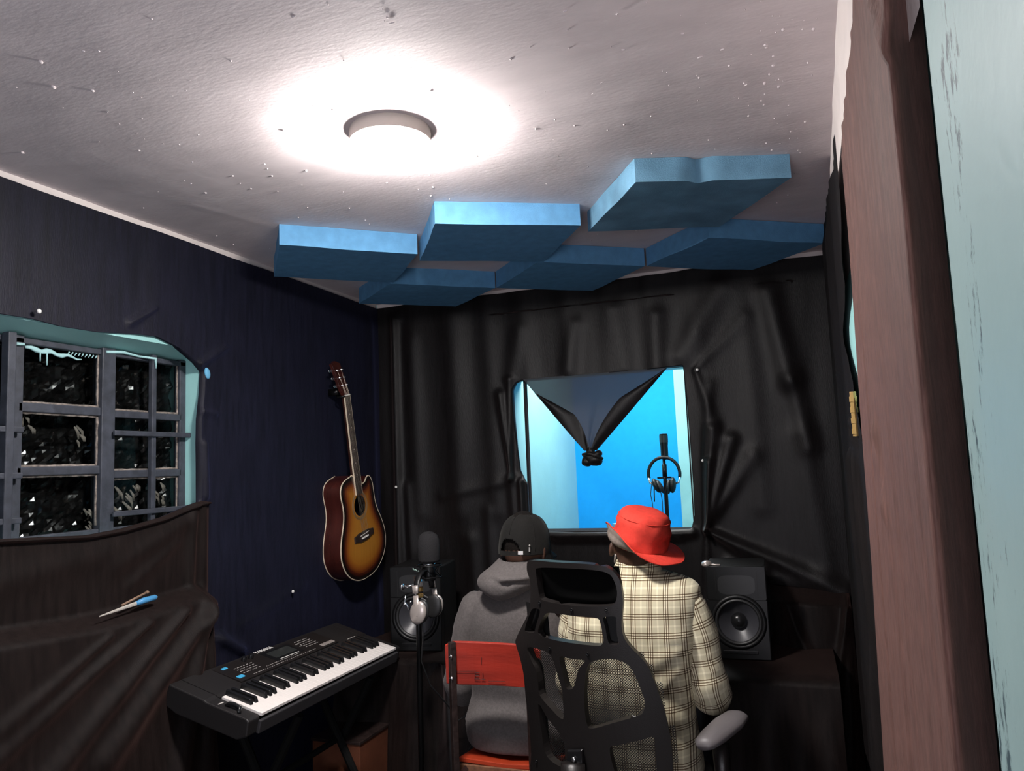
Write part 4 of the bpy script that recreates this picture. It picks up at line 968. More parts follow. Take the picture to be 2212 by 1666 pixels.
for k in range(8):
    a = k*pi/4; b.tube([(MX+.022+.045*cos(a), MY+.045*sin(a), 1.045), (MX+.022+.028*cos(a+.4), MY+.028*sin(a+.4), 1.02), (MX+.022+.045*cos(a+.8), MY+.045*sin(a+.8), 1.0)], .0016, 5)
for zz in (1.045, 1.0): b.tube([(MX+.022+.048*cos(a), MY+.048*sin(a), zz) for a in np.linspace(0, 2*pi, 25)], .003, 6, cap=False)
b.build('shock_mount', M['black_metal'], mi, smooth=True)
for q, zz in enumerate((.968, .948, .925)):
    MB().lathe([(.010, 0), (.0115, .003), (.0115, .014), (.009, .017)], (MX-.004, MY-.03, zz), 12).build('threaded_nut', M['brass'] if q else M['white_plastic'], ms, smooth=True)
hpn = thing('headphones', 'silver headphones hanging on the microphone stand', 'headphones', (-1.363, MY-.05, .87))
b = MB(); arc = [(-1.373+.004*sin(a)*0, MY-.045-.07*cos(a), .945+.085*sin(a)) for a in np.linspace(.1, pi-.1, 16)]
b.tube(arc, [.012]*16, 10, flat=.35, ref=(1, 0, 0)); b.build('headband', M['black_plastic'], hpn, smooth=True)
for s_, yy in ((1, MY-.118), (-1, MY+.028)):
    b = MB(); b.tube([(-1.373, yy, .985), (-1.370, yy-.004*s_, .955)], [.013, .012], 10, flat=.4, ref=(1, 0, 0)); b.build('headband_end', M['silver'], hpn, smooth=True)
    b = MB(); b.tube([(-1.368, yy-.006*s_, .948), (-1.364, yy-.010*s_, .90), (-1.362, yy-.012*s_, .872)], [.011, .012, .010], 10, flat=.35, ref=(1, 0, 0)); b.build('yoke', M['silver'], hpn, smooth=True)
    b = MB(); Mx = Matrix.Rotation(.25, 3, 'Y'); b.ell((-1.362, yy-.002*s_, .885), (.034, .014, .044), 20, 12, Mx); b.build('ear_cup', M['silver'], hpn, smooth=True)
    b = MB(); b.ell((-1.362, yy+.018*s_, .885), (.036, .012, .046), 20, 12, Mx); b.build('ear_pad', M['rubber'], hpn, smooth=True)
b = MB(); b.tube([(-1.355, MY-.10, .842), (-1.36, MY-.09, .78), (-1.375, MY-.08, .70), (-1.36, MY-.04, .60), (-1.33, MY+.05, .50), (-1.31, MY+.10, .43), (-1.28, MY+.10, .45), (-1.25, MY+.12, .50), (-1.26, MY+.13, .40), (-1.27, MY+.15, .632-.3), (-1.30, MY+.16, .3), (-1.34, MY+.1, .02)], .003, 6); b.build('cable', M['rubber'], hpn, smooth=True)
# brown box below the keyboard
bx = thing('storage_box', 'dark brown wooden box standing under the keyboard', 'box', (-1.72, 2.80, 0))
MB().box((-1.79, 2.855, .175), (.22, .25, .35)).build('box_body', M['brown_board'], bx, bev=.003)
MB().box((-1.79, 2.855, .356), (.23, .26, .012)).build('box_lid', M['brown_steel'], bx, bev=.002)
bx = thing('equipment_case', 'black equipment case with scuffed edges low under the keyboard', 'case', (-1.62, 2.42, 0), (0, 0, .35))
MB().box((0, 0, .15), (.22, .30, .29)).build('case_body', M['black_plastic'], bx, local=True, bev=.004)
for sx_ in (-.11, .11): MB().box((sx_, 0, .292), (.012, .30, .012)).build('edge_trim', M['brown_steel'], bx, local=True, bev=.002)
# low cloth heap behind the stand
b = MB(); n1, n2 = 40, 30
for j in range(n2):
    for i in range(n1):
        u_, v_ = i/(n1-1), j/(n2-1)
        x_ = lerp(-1.50, -1.18, u_); z_ = .62*v_; b.v.append((x_, 2.955-.02*(1-v_)-.03*noise.noise(Vector((x_*14, z_*3, 8)))-.025*exp(-((u_-.3-.2*(1-v_))/.08)**2)-.02*exp(-((u_-.7+.2*v_)/.07)**2), z_))
for j in range(n2-1):
    for i in range(n1-1): b.face((j*n1+i, j*n1+i+1, (j+1)*n1+i+1, (j+1)*n1+i))
tag(b.build('hanging_cloth', M['cloth_back'], smooth=True), 'rumpled black cloth hanging over the desk front behind the microphone stand', 'cloth')

# ------------------------------------------------------------------ booth: microphone stand with headphones, foam corner
bs = thing('booth_microphone_stand', 'black microphone stand inside the bright blue booth', 'stand', (-.645, 4.15, 0))
MB().lathe([(.13, 0), (.13, .012), (.03, .024), (.012, .03)], (-.645, 4.15, 0), 28).build('base', M['black_metal'], bs, smooth=True)
MB().tube([(-.645, 4.15, .02), (-.645, 4.15, 1.30), (-.645, 4.15, 1.42)], [.011, .011, .008], 10).build('pole', M['black_metal'], bs, smooth=True)
b = MB(); b.tube([(-.645, 4.15, 1.33), (-.645, 4.15, 1.395)], .013, 12); b.tube([(-.685, 4.145, 1.325), (-.61, 4.145, 1.325)], .005, 8); b.build('clutch', M['black_metal'], bs, smooth=True)
bm_ = thing('booth_microphone', 'black condenser microphone upright in the booth', 'microphone', (-.64, 4.15, 1.42))
MB().lathe([(.012, 0), (.020, .008), (.0205, .075), (.022, .085), (.0225, .13), (.021, .138), (.001, .140)], (-.640, 4.15, 1.42), 24).build('microphone_body', M['black_metal'], bm_, smooth=True, auto=40)
b = MB(); b.lathe([(.0232, 0), (.0232, .038)], (-.640, 4.15, 1.512), 24, cap=False); b.build('grille', M['rubber'], bm_)
bh = thing('booth_headphones', 'black headphones hung round the microphone stand in the booth', 'headphones', (-.645, 4.12, 1.34))
b = MB(); b.tube([(-.645+.083*cos(a), 4.125, 1.345+.088*sin(a)) for a in np.linspace(-.25, pi+.25, 30)], .0055, 8, flat=1.6); b.build('headband', M['black_plastic'], bh, smooth=True)
for s_, tilt in ((-1, .5), (1, .08)):
    Mx = Matrix.Rotation(-s_*0-(.45 if s_ < 0 else -.08), 3, 'Y')
    b = MB(); b.ell((-.645+s_*.043, 4.118, 1.285), (.018, .034, .042), 16, 10, Mx); b.build('ear_cup', M['black_plastic'], bh, smooth=True)
    b = MB(); b.ell((-.645+s_*.022, 4.118, 1.278), (.012, .036, .040), 16, 10, Mx); b.build('ear_pad', M['rubber'], bh, smooth=True)
    b = MB(); b.tube([(-.645+s_*.083, 4.122, 1.325), (-.645+s_*.076, 4.12, 1.30), (-.645+s_*.055, 4.118, 1.29)], .006, 8); b.build('yoke', M['chrome'], bh, smooth=True)
b = MB(); b.tube([(-.712, 4.12, 1.30), (-.722, 4.12, 1.24), (-.715, 4.12, 1.19), (-.712, 4.12, 1.13), (-.725, 4.12, 1.05), (-.72, 4.12, .8)], .0022, 6); b.tube([(-.70, 4.11, 1.27), (-.702, 4.11, 1.20)], .0035, 6); b.tube([(-.668, 4.12, 1.255), (-.662, 4.12, 1.2), (-.664, 4.12, 1.0), (-.67, 4.12, .7)], .0022, 6); b.build('cable', M['rubber'], bh, smooth=True)
b = MB(); b.hexa([(-.86, 3.78, .5), (-.76, 3.80, .5), (-.75, 3.86, .5), (-.85, 3.84, .5)], [(-.865, 3.79, 1.115), (-.765, 3.80, 1.10), (-.755, 3.85, 1.10), (-.855, 3.84, 1.115)])
tag(b.build('foam_offcut', M['booth_foam'], bev=.004), 'pale blue foam offcut peeping over the booth window sill', 'foam')

# ------------------------------------------------------------------ red school chair
rc = thing('school_chair', 'low school chair with red wooden back and seat, person in hoodie sitting on it', 'chair', (-.965, 2.55, 0))
b = MB(); rs = []
for i in range(15):
    t = i/14; x_ = lerp(-1.136, -.802, t); bow = .016*(1-(2*t-1)**2)
    z0_, z1_ = lerp(.700, .704, t), lerp(.846, .842, t)
    if t < .1: z1_ -= .012*(1-t/.1)**2; z0_ += .004*(1-t/.1)
    if t > .9: z1_ -= .012*((t-.9)/.1)**2; z0_ += .004*(t-.9)/.1
    rs.append([(x_, 2.405+bow, z0_), (x_, 2.393+bow, z0_+.004), (x_, 2.388+bow, z1_-.004), (x_, 2.395+bow, z1_), (x_, 2.402+bow, z1_-.003)])
b.rings(rs); brd = b.build('backrest', M['red_wood'], rc, bev=.001)
b = MB()
def ink(x0, z0, x1, z1, r=.0011):
    def yy(x): t = (x+1.136)/.334; return 2.392-.004*0+.016*(1-(2*t-1)**2)-.0035
    b.tube([(x0, yy(x0), z0), (x1, yy(x1), z1)], r, 5)
ink(-1.035, .745, -1.035, .725); ink(-1.035, .745, -1.02, .745); ink(-1.035, .736, -1.022, .736); ink(-1.038, .725, -1.018, .725)
ink(-1.008, .745, -1.008, .725); ink(-1.014, .725, -1.000, .725)
ink(-1.01, .795, -1.012, .772, .0008); ink(-1.10, .748, -1.03, .750, .0006); ink(-.99, .72, -.93, .722, .0008)
brd_i = b.build('scratched_mark', mat('dark_scratch', (.05, .01, .008), .7), rc)
b = MB(); rs = []
for i in range(13):
    t = i/12; y_ = lerp(2.47, 2.80, t); dip = -.012*sin(pi*t)
    rs.append([(-1.135+.01*t, y_, .430+dip), (-1.135+.01*t, y_, .446+dip), (-.965, y_, .438+dip*1.4), (-.795-.01*t, y_, .446+dip), (-.795-.01*t, y_, .430+dip), (-.965, y_, .422+dip*1.4)])
b.rings(rs); b.build('seat', M['red_seat'], rc, bev=.003)
MB().box((-.965, 2.478, .414), (.33, .03, .022)).build('seat_rail', M['ply_edge'], rc, bev=.002)
for x_ in (-1.108, -.838):
    b = MB(); b.tube([(x_, 2.385, .845), (x_-.001, 2.385, .70), (x_-.004, 2.395, .43), (x_-.01, 2.38, .012)], .0125, 4, flat=1.2, ref=(0, 1, 0)); b.build('back_leg', M['brown_steel'], rc, bev=.002)
    b = MB(); b.tube([(x_, 2.40, .412), (x_, 2.78, .412)], .011, 4); b.build('side_rail', M['brown_steel'], rc)
    b = MB(); b.tube([(x_, 2.77, .412), (x_, 2.80, .012)], .012, 6); b.build('front_leg', M['brown_steel'], rc)
    for zz in (.73, .80): MB().lathe([(.007, 0), (.006, .003), (.001, .004)], (x_, 2.374, zz), 8, Matrix.Rotation(pi/2, 3, 'X')).build('rivet', M['chrome'], rc, smooth=True)
MB().tube([(-1.11, 2.39, .20), (-.835, 2.39, .20)], .010, 6).build('stretcher', M['brown_steel'], rc)

# ------------------------------------------------------------------ office chair with mesh back
OA = Vector((-.6424, 2.22, .817)); OPH, OK_, OREC = .25, .9, .10
ord_, ofd = Vector((cos(OPH), -sin(OPH), 0)), Vector((sin(OPH), cos(OPH), 0))
def OB(s, z, n=0): return Vector((OA.x, OA.y, 0)) + ord_*s + ofd*(OK_*min(abs(s), .35)**2 - OREC*(z-.817)+n) + Vector((0, 0, z))
oc = thing('office_chair', 'black high-backed mesh office chair, person in plaid sitting on it', 'chair', (-.55, 2.50, 0))
outer = [(-0.124, 1.131), (-0.132, 1.12), (-0.134, 1.101), (-0.126, 1.074), (-0.127, 1.041), (-0.136, 0.999), (-0.149, 0.969), (-0.183, 0.927), (-0.218, 0.884), (-0.222, 0.867), (-0.21, 0.836), (-0.201, 0.804), (-0.196, 0.772), (-0.197, 0.722), (-0.195, 0.672), (-0.193, 0.619), (-0.194, 0.569), (-0.198, 0.523), (-0.202, 0.478), (-0.184, 0.444), (-0.131, 0.434), (0.028, 0.444), (0.186, 0.468), (0.236, 0.50), (0.256, 0.551), (0.26, 0.581), (0.262, 0.636), (0.259, 0.674), (0.253, 0.722), (0.245, 0.763), (0.235, 0.804), (0.223, 0.845), (0.209, 0.868), (0.187, 0.894), (0.171, 0.916), (0.163, 0.946), (0.166, 0.984), (0.173, 1.022), (0.173, 1.052), (0.171, 1.083), (0.163, 1.102), (0.146, 1.119), (0.12, 1.128), (0.056, 1.133), (-0.034, 1.134), (-0.085, 1.135)]
holes = [
 [(-0.097, 1.102), (-0.095, 1.056), (-0.092, 1.026), (-0.079, 1.018), (-0.02, 1.012), (0.043, 1.01), (0.124, 1.013), (0.148, 1.02), (0.157, 1.037), (0.160, 1.06), (0.154, 1.087), (0.143, 1.104), (0.115, 1.113), (0.054, 1.117), (-0.037, 1.117), (-0.088, 1.113)],
 [(-0.062, 0.983), (-0.085, 0.968), (-0.101, 0.946), (-0.113, 0.921), (-0.1, 0.91), (-0.052, 0.904), (0.022, 0.901), (0.089, 0.9), (0.104, 0.907), (0.108, 0.921), (0.106, 0.944), (0.104, 0.967), (0.096, 0.978), (0.065, 0.98), (0.013, 0.981)],
 [(-0.130, 0.985), (-0.114, 0.991), (-0.098, 0.988), (-0.100, 0.975), (-0.122, 0.932), (-0.132, 0.916), (-0.164, 0.914), (-0.169, 0.922), (-0.147, 0.961)],
 [(0.113, 0.976), (0.119, 0.983), (0.146, 0.985), (0.150, 0.976), (0.148, 0.938), (0.149, 0.908), (0.129, 0.905), (0.121, 0.914), (0.117, 0.952)],
 [(-0.165, 0.866), (-0.108, 0.868), (-0.073, 0.858), (-0.059, 0.828), (-0.047, 0.782), (-0.041, 0.759), (-0.042, 0.723), (-0.048, 0.673), (-0.088, 0.695), (-0.131, 0.729), (-0.133, 0.767), (-0.139, 0.807), (-0.154, 0.829)],
 [(-0.141, 0.700), (-0.107, 0.664), (-0.076, 0.638), (-0.056, 0.612), (-0.052, 0.585), (-0.058, 0.535), (-0.078, 0.530), (-0.118, 0.542), (-0.134, 0.569), (-0.138, 0.612)],
 [(-0.039, 0.856), (-0.001, 0.855), (0.045, 0.854), (0.024, 0.83), (0.002, 0.776), (-0.013, 0.765), (-0.025, 0.768), (-0.032, 0.803)],
 [(0.068, 0.853), (0.109, 0.864), (0.147, 0.862), (0.172, 0.848), (0.187, 0.818), (0.198, 0.781), (0.205, 0.747), (0.197, 0.719), (0.18, 0.708), (0.115, 0.685), (0.048, 0.661), (0.033, 0.67), (0.03, 0.714), (0.033, 0.761), (0.043, 0.812), (0.054, 0.84)],
 [(0.095, 0.61), (0.124, 0.623), (0.181, 0.641), (0.218, 0.653), (0.22, 0.635), (0.219, 0.594), (0.218, 0.554), (0.213, 0.514), (0.122, 0.496), (0.103, 0.549)]]
def plate(name, loops, th, m, n0, parent, bev=0, grid=.02):
    """flat outline with holes, cut on a fine grid so that it bends smoothly, then thickened"""
    bm = bmesh.new()
    for lp_ in loops:
        lp2 = smooth_closed(lp_, 3)
        vs_ = [bm.verts.new((p[0], p[1], 0)) for p in lp2]
        for i in range(len(vs_)): bm.edges.new((vs_[i], vs_[(i+1) % len(vs_)]))
    bmesh.ops.triangle_fill(bm, use_beauty=True, use_dissolve=False, edges=bm.edges[:])
    for k in range(-16, 17):
        bmesh.ops.bisect_plane(bm, geom=bm.verts[:]+bm.edges[:]+bm.faces[:], plane_co=(k*grid, 0, 0), plane_no=(1, 0, 0))
    inv = world_of(parent).inverted()
    for v_ in bm.verts: v_.co = inv @ OB(v_.co.x, v_.co.y, n0)
    bmesh.ops.recalc_face_normals(bm, faces=bm.faces)
    f0 = max(bm.faces, key=lambda f: f.calc_area())
    if f0.normal.dot(ofd) > 0: bmesh.ops.reverse_faces(bm, faces=bm.faces[:])
    me = bpy.data.meshes.new(name); bm.to_mesh(me); bm.free(); me.materials.append(m)
    o = bpy.data.objects.new(name, me); COL.objects.link(o); o.parent = parent
    md = o.modifiers.new('thick', 'SOLIDIFY'); md.thickness = th; md.offset = -1
    if bev:
        md = o.modifiers.new('bevel', 'BEVEL'); md.width = bev; md.segments = 3; md.limit_method = 'ANGLE'; md.angle_limit = radians(50)
    return o
plate('back_frame', [outer]+holes, .024, M['chair_plastic'], -.012, oc, .005)
# cushion behind the head opening, pocket liners
def patch(name, s0, s1, z0, z1, n, m, uv=False, mask=None, th=0):
    b = MB(); a_, c_ = 24, 24
    for j in range(c_+1):
        for i in range(a_+1):
            s_, z_ = lerp(s0, s1, i/a_), lerp(z0, z1, j/c_)
            b.v.append(tuple(OB(s_, z_, n+(.0 if not th else th*(1-(2*i/a_-1)**4)*(1-(2*j/c_-1)**4)))))
    for j in range(c_):
        for i in range(a_):
            cs, cz_ = lerp(s0, s1, (i+.5)/a_), lerp(z0, z1, (j+.5)/c_)
            if mask and not mask(cs, cz_): continue
            q = [(i, j), (i+1, j), (i+1, j+1), (i, j+1)]
            b.face([jj*(a_+1)+ii for ii, jj in q], [(lerp(s0, s1, ii/a_), lerp(z0, z1, jj/c_)) for ii, jj in q])
    return b.build(name, m, oc, smooth=True)
patch('head_cushion', -.112, .158, 1.002, 1.122, .022, mat('head_cushion_cloth', (.004, .004, .004), .95, 0, .05), th=.035)
patch('pocket_liner', -.178, -.088, .905, .998, .019, M['black_plastic']); patch('pocket_liner', .106, .155, .900, .990, .019, M['black_plastic'])
ox = [p[0] for p in outer[9:34]]
def inside(s_, z_):
    lz = [(z, s) for s, z in outer[9:20]]; rz_ = [(z, s) for s, z in outer[22:35]]
    l_ = np.interp(z_, [q[0] for q in lz][::-1], [q[1] for q in lz][::-1]); r_ = np.interp(z_, [q[0] for q in rz_], [q[1] for q in rz_])
    return l_+.004 < s_ < r_-.004
patch('back_mesh', -.222, .264, .47, .882, .018, M['chair_mesh'], mask=inside)
for s_, z_ in ((-.094, 1.0095), (.0196, .998), (.1251, 1.003), (-.0715, .8757), (.0577, .8734), (-.1734, .5195)):
    p = OB(s_, z_, -.0135); b = MB(); b.lathe([(.0050, 0), (.0050, .0015), (.003, .0018), (.0025, .0005)], p, 12, (-ofd).to_track_quat('Z', 'Y').to_matrix()); b.build('screw', M['black_metal'], oc, smooth=True)
b = MB(); b.hexa([OB(-.045, .50, -.016), OB(.015, .51, -.016), OB(.018, .602, -.016), OB(-.039, .59, -.016)], [OB(-.043, .50, -.030), OB(.012, .51, -.030), OB(.014, .598, -.026), OB(-.036, .587, -.026)]); b.build('bracket', M['key_black'], oc, bev=.003)
b = MB(); b.lathe([(.0075, 0), (.0075, .004), (.005, .006), (.001, .0062)], OB(-.0128, .569, -.028), 14, (-ofd).to_track_quat('Z', 'Y').to_matrix()); b.build('bolt', M['chrome'], oc, smooth=True)
# lower spine, seat, base
def OF(s, f, z): return Vector((OA.x, OA.y, 0)) + ord_*s + ofd*f + Vector((0, 0, z))
b = MB(); b.tube([OB(-.013, .56, -.035), OB(-.013, .47, -.05), OF(-.005, .03, .40), OF(0, .12, .365), OF(0, .26, .36)], [.028, .030, .032, .032, .03], 8, flat=1.3); b.build('spine', M['chair_plastic'], oc, smooth=True)
b = MB(); rs = []
for t, w_ in ((.05, .20), (.10, .235), (.30, .245), (.45, .235), (.52, .20)):
    rs.append([OF(w_*cos(a)*1.0 if abs(cos(a)) > .3 else w_*cos(a), t, .415+.035*sin(a)*(1 if sin(a) > 0 else .8)) for a in np.linspace(0, 2*pi, 20, endpoint=False)])
b.rings(rs); b.build('seat', M['cap'], oc, smooth=True)
MB().tube([OF(0, .27, .37), OF(0, .27, .10)], .026, 14).build('gas_lift', M['black_metal'], oc, smooth=True)
for k in range(5):
    a = k*2*pi/5+.3; e = Vector((cos(a), sin(a), 0)); c0 = OF(0, .27, 0)
    MB().tube([c0+Vector((0, 0, .11)), c0+e*.15+Vector((0, 0, .095)), c0+e*.29+Vector((0, 0, .07))], [.026, .022, .016], 8).build('base_arm', M['chair_plastic'], oc, smooth=True)
    b = MB(); pe = c0+e*.29
    for s_ in (-1, 1): b.lathe([(.004, -.010), (.028, -.009), (.028, .009), (.004, .010)], pe+Vector((-e.y, e.x, 0))*.016*s_+Vector((0, 0, .029)), 14, Vector((-e.y, e.x, 0)).to_track_quat('Z', 'Y').to_matrix())
    b.tube([pe+Vector((0, 0, .075)), pe+Vector((0, 0, .03))], .007, 6); b.build('caster', M['rubber'], oc, smooth=True)
arm_pad_m = mat('arm_pad', (.13, .118, .122), .45, 0, .5)
b = MB(); b.tube([OF(.22, .24, .385), OF(.30, .25, .40), OF(.335, .255, .50), OF(.33, .26, .59)], [.018, .020, .024, .026], 8, flat=.8); tag(b.build('arm_post', M['chair_plastic'], oc, smooth=True), 'post of the lowered right armrest')
b = MB(); rs = []
for t, w_, hh in ((.16, .018, .012), (.175, .032, .018), (.22, .040, .022), (.29, .044, .022), (.335, .038, .017), (.35, .018, .010)):
    rs.append([OF(.325+(t-.2)*.25+w_*cos(a), t, .600+(t-.12)*.22+hh*sin(a)) for a in np.linspace(0, 2*pi, 16, endpoint=False)])
b.rings(rs); tag(b.build('arm_pad', arm_pad_m, oc, smooth=True), 'grey pad of the lowered right armrest')
b = MB(); b.tube([OF(-.20, .10, .42), OF(-.20, .075, .50), OF(-.185, .065, .56)], [.018, .020, .018], 8, flat=.8); tag(b.build('arm_post', M['chair_plastic'], oc, smooth=True), 'post of the flipped up left armrest')
b = MB(); rs = []
for t, w_, hh in ((.56, .018, .010), (.58, .026, .014), (.70, .028, .015), (.80, .024, .013), (.82, .012, .008)):
    rs.append([OF(-.172+w_*cos(a), .078-.05*(t-.56)+hh*sin(a), t) for a in np.linspace(0, 2*pi, 14, endpoint=False)])
b.rings(rs); tag(b.build('arm_pad', M['black_plastic'], oc, smooth=True), 'black underside of the flipped up left armrest')

# ------------------------------------------------------------------ people
def loft(b, spec, n=48, uvf=None, top_cap=False, bot_cap=False, warp=None):
    """spec: rings (centre, rx, ry, exponent, tilt-forward); seam in front (+Y)"""
    rs = []
    for c, rx, ry, ex, tilt in spec:
        c = Vector(c); ring = []
        for k in range(n):
            a = 2*pi*k/n+pi/2; ca, sa = cos(a), sin(a)
            x_ = rx*math.copysign(abs(ca)**(2/ex), ca); y_ = ry*math.copysign(abs(sa)**(2/ex), sa)
            p = c+Vector((x_, y_*cos(tilt), y_*sin(tilt)))
            ring.append(warp(p) if warp else p)
        rs.append(ring)
    us = None
    if uvf: us = [[uvf(r[k % n]) for k in range(n+1)] for r in rs]
    base = len(b.f)
    b.rings(rs, cap=False, uvs=us)
    if bot_cap: b.face([len(b.v)-n*len(rs)+k for k in range(n)][::-1])
    if top_cap: b.face([len(b.v)-n+k for k in range(n)])
    return rs
def cat_spec(spec, m):
    """resample ring specs smoothly"""
    out = []
    L = len(spec)
    for i in range(m):
        t = i/(m-1)*(L-1); k = min(int(t), L-2); f = t-k
        def g(j): return spec[max(0, min(L-1, j))]
        def cr(a, b_, c, d): return .5*((2*b_)+(-a+c)*f+(2*a-5*b_+4*c-d)*f*f+(-a+3*b_-3*c+d)*f**3)
        q = [g(k-1), g(k), g(k+1), g(k+2)]
        c = [cr(*[q[w][0][e] for w in range(4)]) for e in range(3)]
        out.append((c, cr(*[w[1] for w in q]), cr(*[w[2] for w in q]), cr(*[w[3] for w in q]), cr(*[w[4] for w in q])))
    return out
def hand(b, wrist, dirv, palm_n, s=1.0, thumb=1):
    """a relaxed hand: palm, four bent fingers of unequal length, thumb from the side"""
    d = Vector(dirv).normalized(); nrm = Vector(palm_n).normalized(); nrm = (nrm-d*nrm.dot(d)).normalized(); sd = d.cross(nrm)*thumb
    w = Vector(wrist)
    b.tube([w-d*.02, w+d*.02*s, w+d*.055*s, w+d*.085*s], [.026*s, .031*s, .040*s, .038*s], 12, flat=.5, ref=sd)
    for k, L in enumerate((.068, .078, .072, .056)):
        r_ = w+d*.078*s+sd*(.030-.020*k)*s; p = [r_]
        for seg, bend in ((.45, .25), (.32, .75), (.23, 1.15)):
            p.append(p[-1]+(d*cos(bend)+nrm*sin(bend))*L*seg*s)
        b.tube(p, [.0088*s, .0085*s, .0078*s, .0062*s], 8)
    t0 = w+d*.025*s+sd*.030*s
    b.tube([t0, t0+(sd*.75+d*.6+nrm*.2)*.034*s, t0+(sd*.75+d*.6+nrm*.2)*.034*s+(d*.9+nrm*.35+sd*.1)*.028*s, t0+(sd*.75+d*.6+nrm*.2)*.034*s+(d*.9+nrm*.5)*.048*s], [.013*s, .0105*s, .0095*s, .007*s], 8)
def body_mesh(name, parent, head, neck, chest, pelvis, arms, legs, hand_n, head_R, m):
    b = MB()
    b.ell(head, (.076, .094, .112), 24, 16, head_R)
    hd = Vector(head)
    def H(x, y, z): return hd+head_R @ Vector((x, y, z))
    b.ell(H(0, .035, -.068), (.056, .058, .050), 16, 10, head_R)                      # jaw
    b.tube([H(0, .085, .012), H(0, .104, -.018), H(0, .108, -.030), H(0, .092, -.034)], [.008, .012, .015, .012], 8)   # nose
    b.ell(H(0, .084, .030), (.050, .014, .012), 12, 8, head_R)                         # brow
    b.ell(H(0, .094, -.062), (.024, .009, .006), 10, 6, head_R); b.ell(H(0, .093, -.072), (.021, .009, .007), 10, 6, head_R)   # lips
    for s_ in (-1, 1):
        b.ell(H(s_*.086, -.008, -.030), (.010, .019, .031), 12, 8, head_R @ Matrix.Rotation(s_*.35, 3, 'Z'))
        b.ell(H(s_*.048, .060, -.022), (.022, .020, .020), 10, 8, head_R)              # cheeks
    b.tube([Vector(neck)-Vector((0, .0, .05)), Vector(neck), H(0, -.012, -.05)], [.062, .054, .052], 16)
    c, p = Vector(chest), Vector(pelvis)
    b.tube([p-Vector((0, 0, .06)), p, p.lerp(c, .4), p.lerp(c, .75), c, c+Vector((0, 0, .07))], [.12, .15, .135, .145, .140, .07], 24, flat=.68, ref=(1, 0, 0))
    for a, hn, th in arms:
        a = [Vector(q) for q in a]
        b.tube([a[0], a[0].lerp(a[1], .35), a[1], a[1].lerp(a[2], .3), a[2]], [.036, .040, .036, .038, .025], 12)
        b.ell(a[0], (.038, .038, .038)); b.ell(a[1], (.039,)*3)
        hand(b, a[2], a[2]-a[1], hn, 1.0, th)
    for l in legs:
        l = [Vector(q) for q in l]
        b.tube([l[0], l[0].lerp(l[1], .5), l[1], l[1].lerp(l[2], .35), l[2]], [.085, .078, .055, .056, .036], 14)
        b.ell(l[1], (.056,)*3)
        b.tube([l[2]+Vector((0, -.03, -.02)), l[2]+Vector((0, .05, -.045)), l[2]+Vector((0, .13, -.06))], [.035, .034, .024], 10)
    o = b.build('body', m, parent, smooth=True)
    r = o.modifiers.new('remesh', 'REMESH'); r.mode = 'VOXEL'; r.voxel_size = .0055; r.use_smooth_shade = True
    sm = o.modifiers.new('smooth', 'SMOOTH'); sm.factor = .5; sm.iterations = 3
    for s_ in (-1, 1):
        MB().ell(H(s_*.031, .083, .004), (.011, .011, .011), 10, 8).build('eye', M['eye'], parent, smooth=True)
    return H
def trousers(parent, legs, pel, m):
    b = MB()
    for l in legs:
        l = [Vector(q) for q in l]
        b.tube([l[0]-Vector((0, .06, 0)), l[0], l[0].lerp(l[1], .5), l[1], l[1].lerp(l[2], .4), l[2]+Vector((0, 0, .05))], [.088, .098, .09, .07, .068, .058], 16)
    b.ell(pel, (.175, .12, .09), 20, 12)
    o = b.build('trousers', m, parent, smooth=True)
    r = o.modifiers.new('remesh', 'REMESH'); r.mode = 'VOXEL'; r.voxel_size = .012; r.use_smooth_shade = True
    o.modifiers.new('smooth', 'SMOOTH').iterations = 4
    for l in legs:
        e = Vector(l[2]); b = MB()
        b.tube([e+Vector((0, -.055, -.045)), e+Vector((0, .0, -.035)), e+Vector((0, .09, -.055)), e+Vector((0, .165, -.062))], [.040, .046, .044, .030], 12, flat=.85, ref=(1, 0, 0))
        b.box(tuple(e+Vector((0, .055, -.098))), (.085, .27, .018)); b.build('shoe', M['shoe'], parent, smooth=False, bev=.006)

# --- person in the plaid jacket, on the office chair
pp = thing('person', 'person seen from behind in cream plaid jacket and red bucket hat', 'person', (-.52, 2.55, 0))
HR_ = Matrix.Rotation(radians(12), 3, 'Y') @ Matrix.Rotation(radians(-8), 3, 'X')
hd = Vector((-.498, 2.578, 1.142))
armR = [(-.338, 2.540, .955), (-.296, 2.56, .685), (-.33, 2.80, .66)]; armL = [(-.705, 2.545, .955), (-.742, 2.55, .68), (-.66, 2.78, .665)]
legs = [[(-.44, 2.64, .49), (-.42, 3.0, .485), (-.42, 2.98, .10)], [(-.62, 2.66, .49), (-.62, 3.02, .485), (-.62, 2.98, .10)]]
H1 = body_mesh('body', pp, hd, (-.505, 2.548, 1.06), (-.53, 2.56, .93), (-.545, 2.575, .56), [(armR, (-.3, 0, -1), -1), (armL, (.3, 0, -1), 1)], legs, None, HR_, M['skin'])
trousers(pp, legs, (-.535, 2.62, .50), M['jeans'])
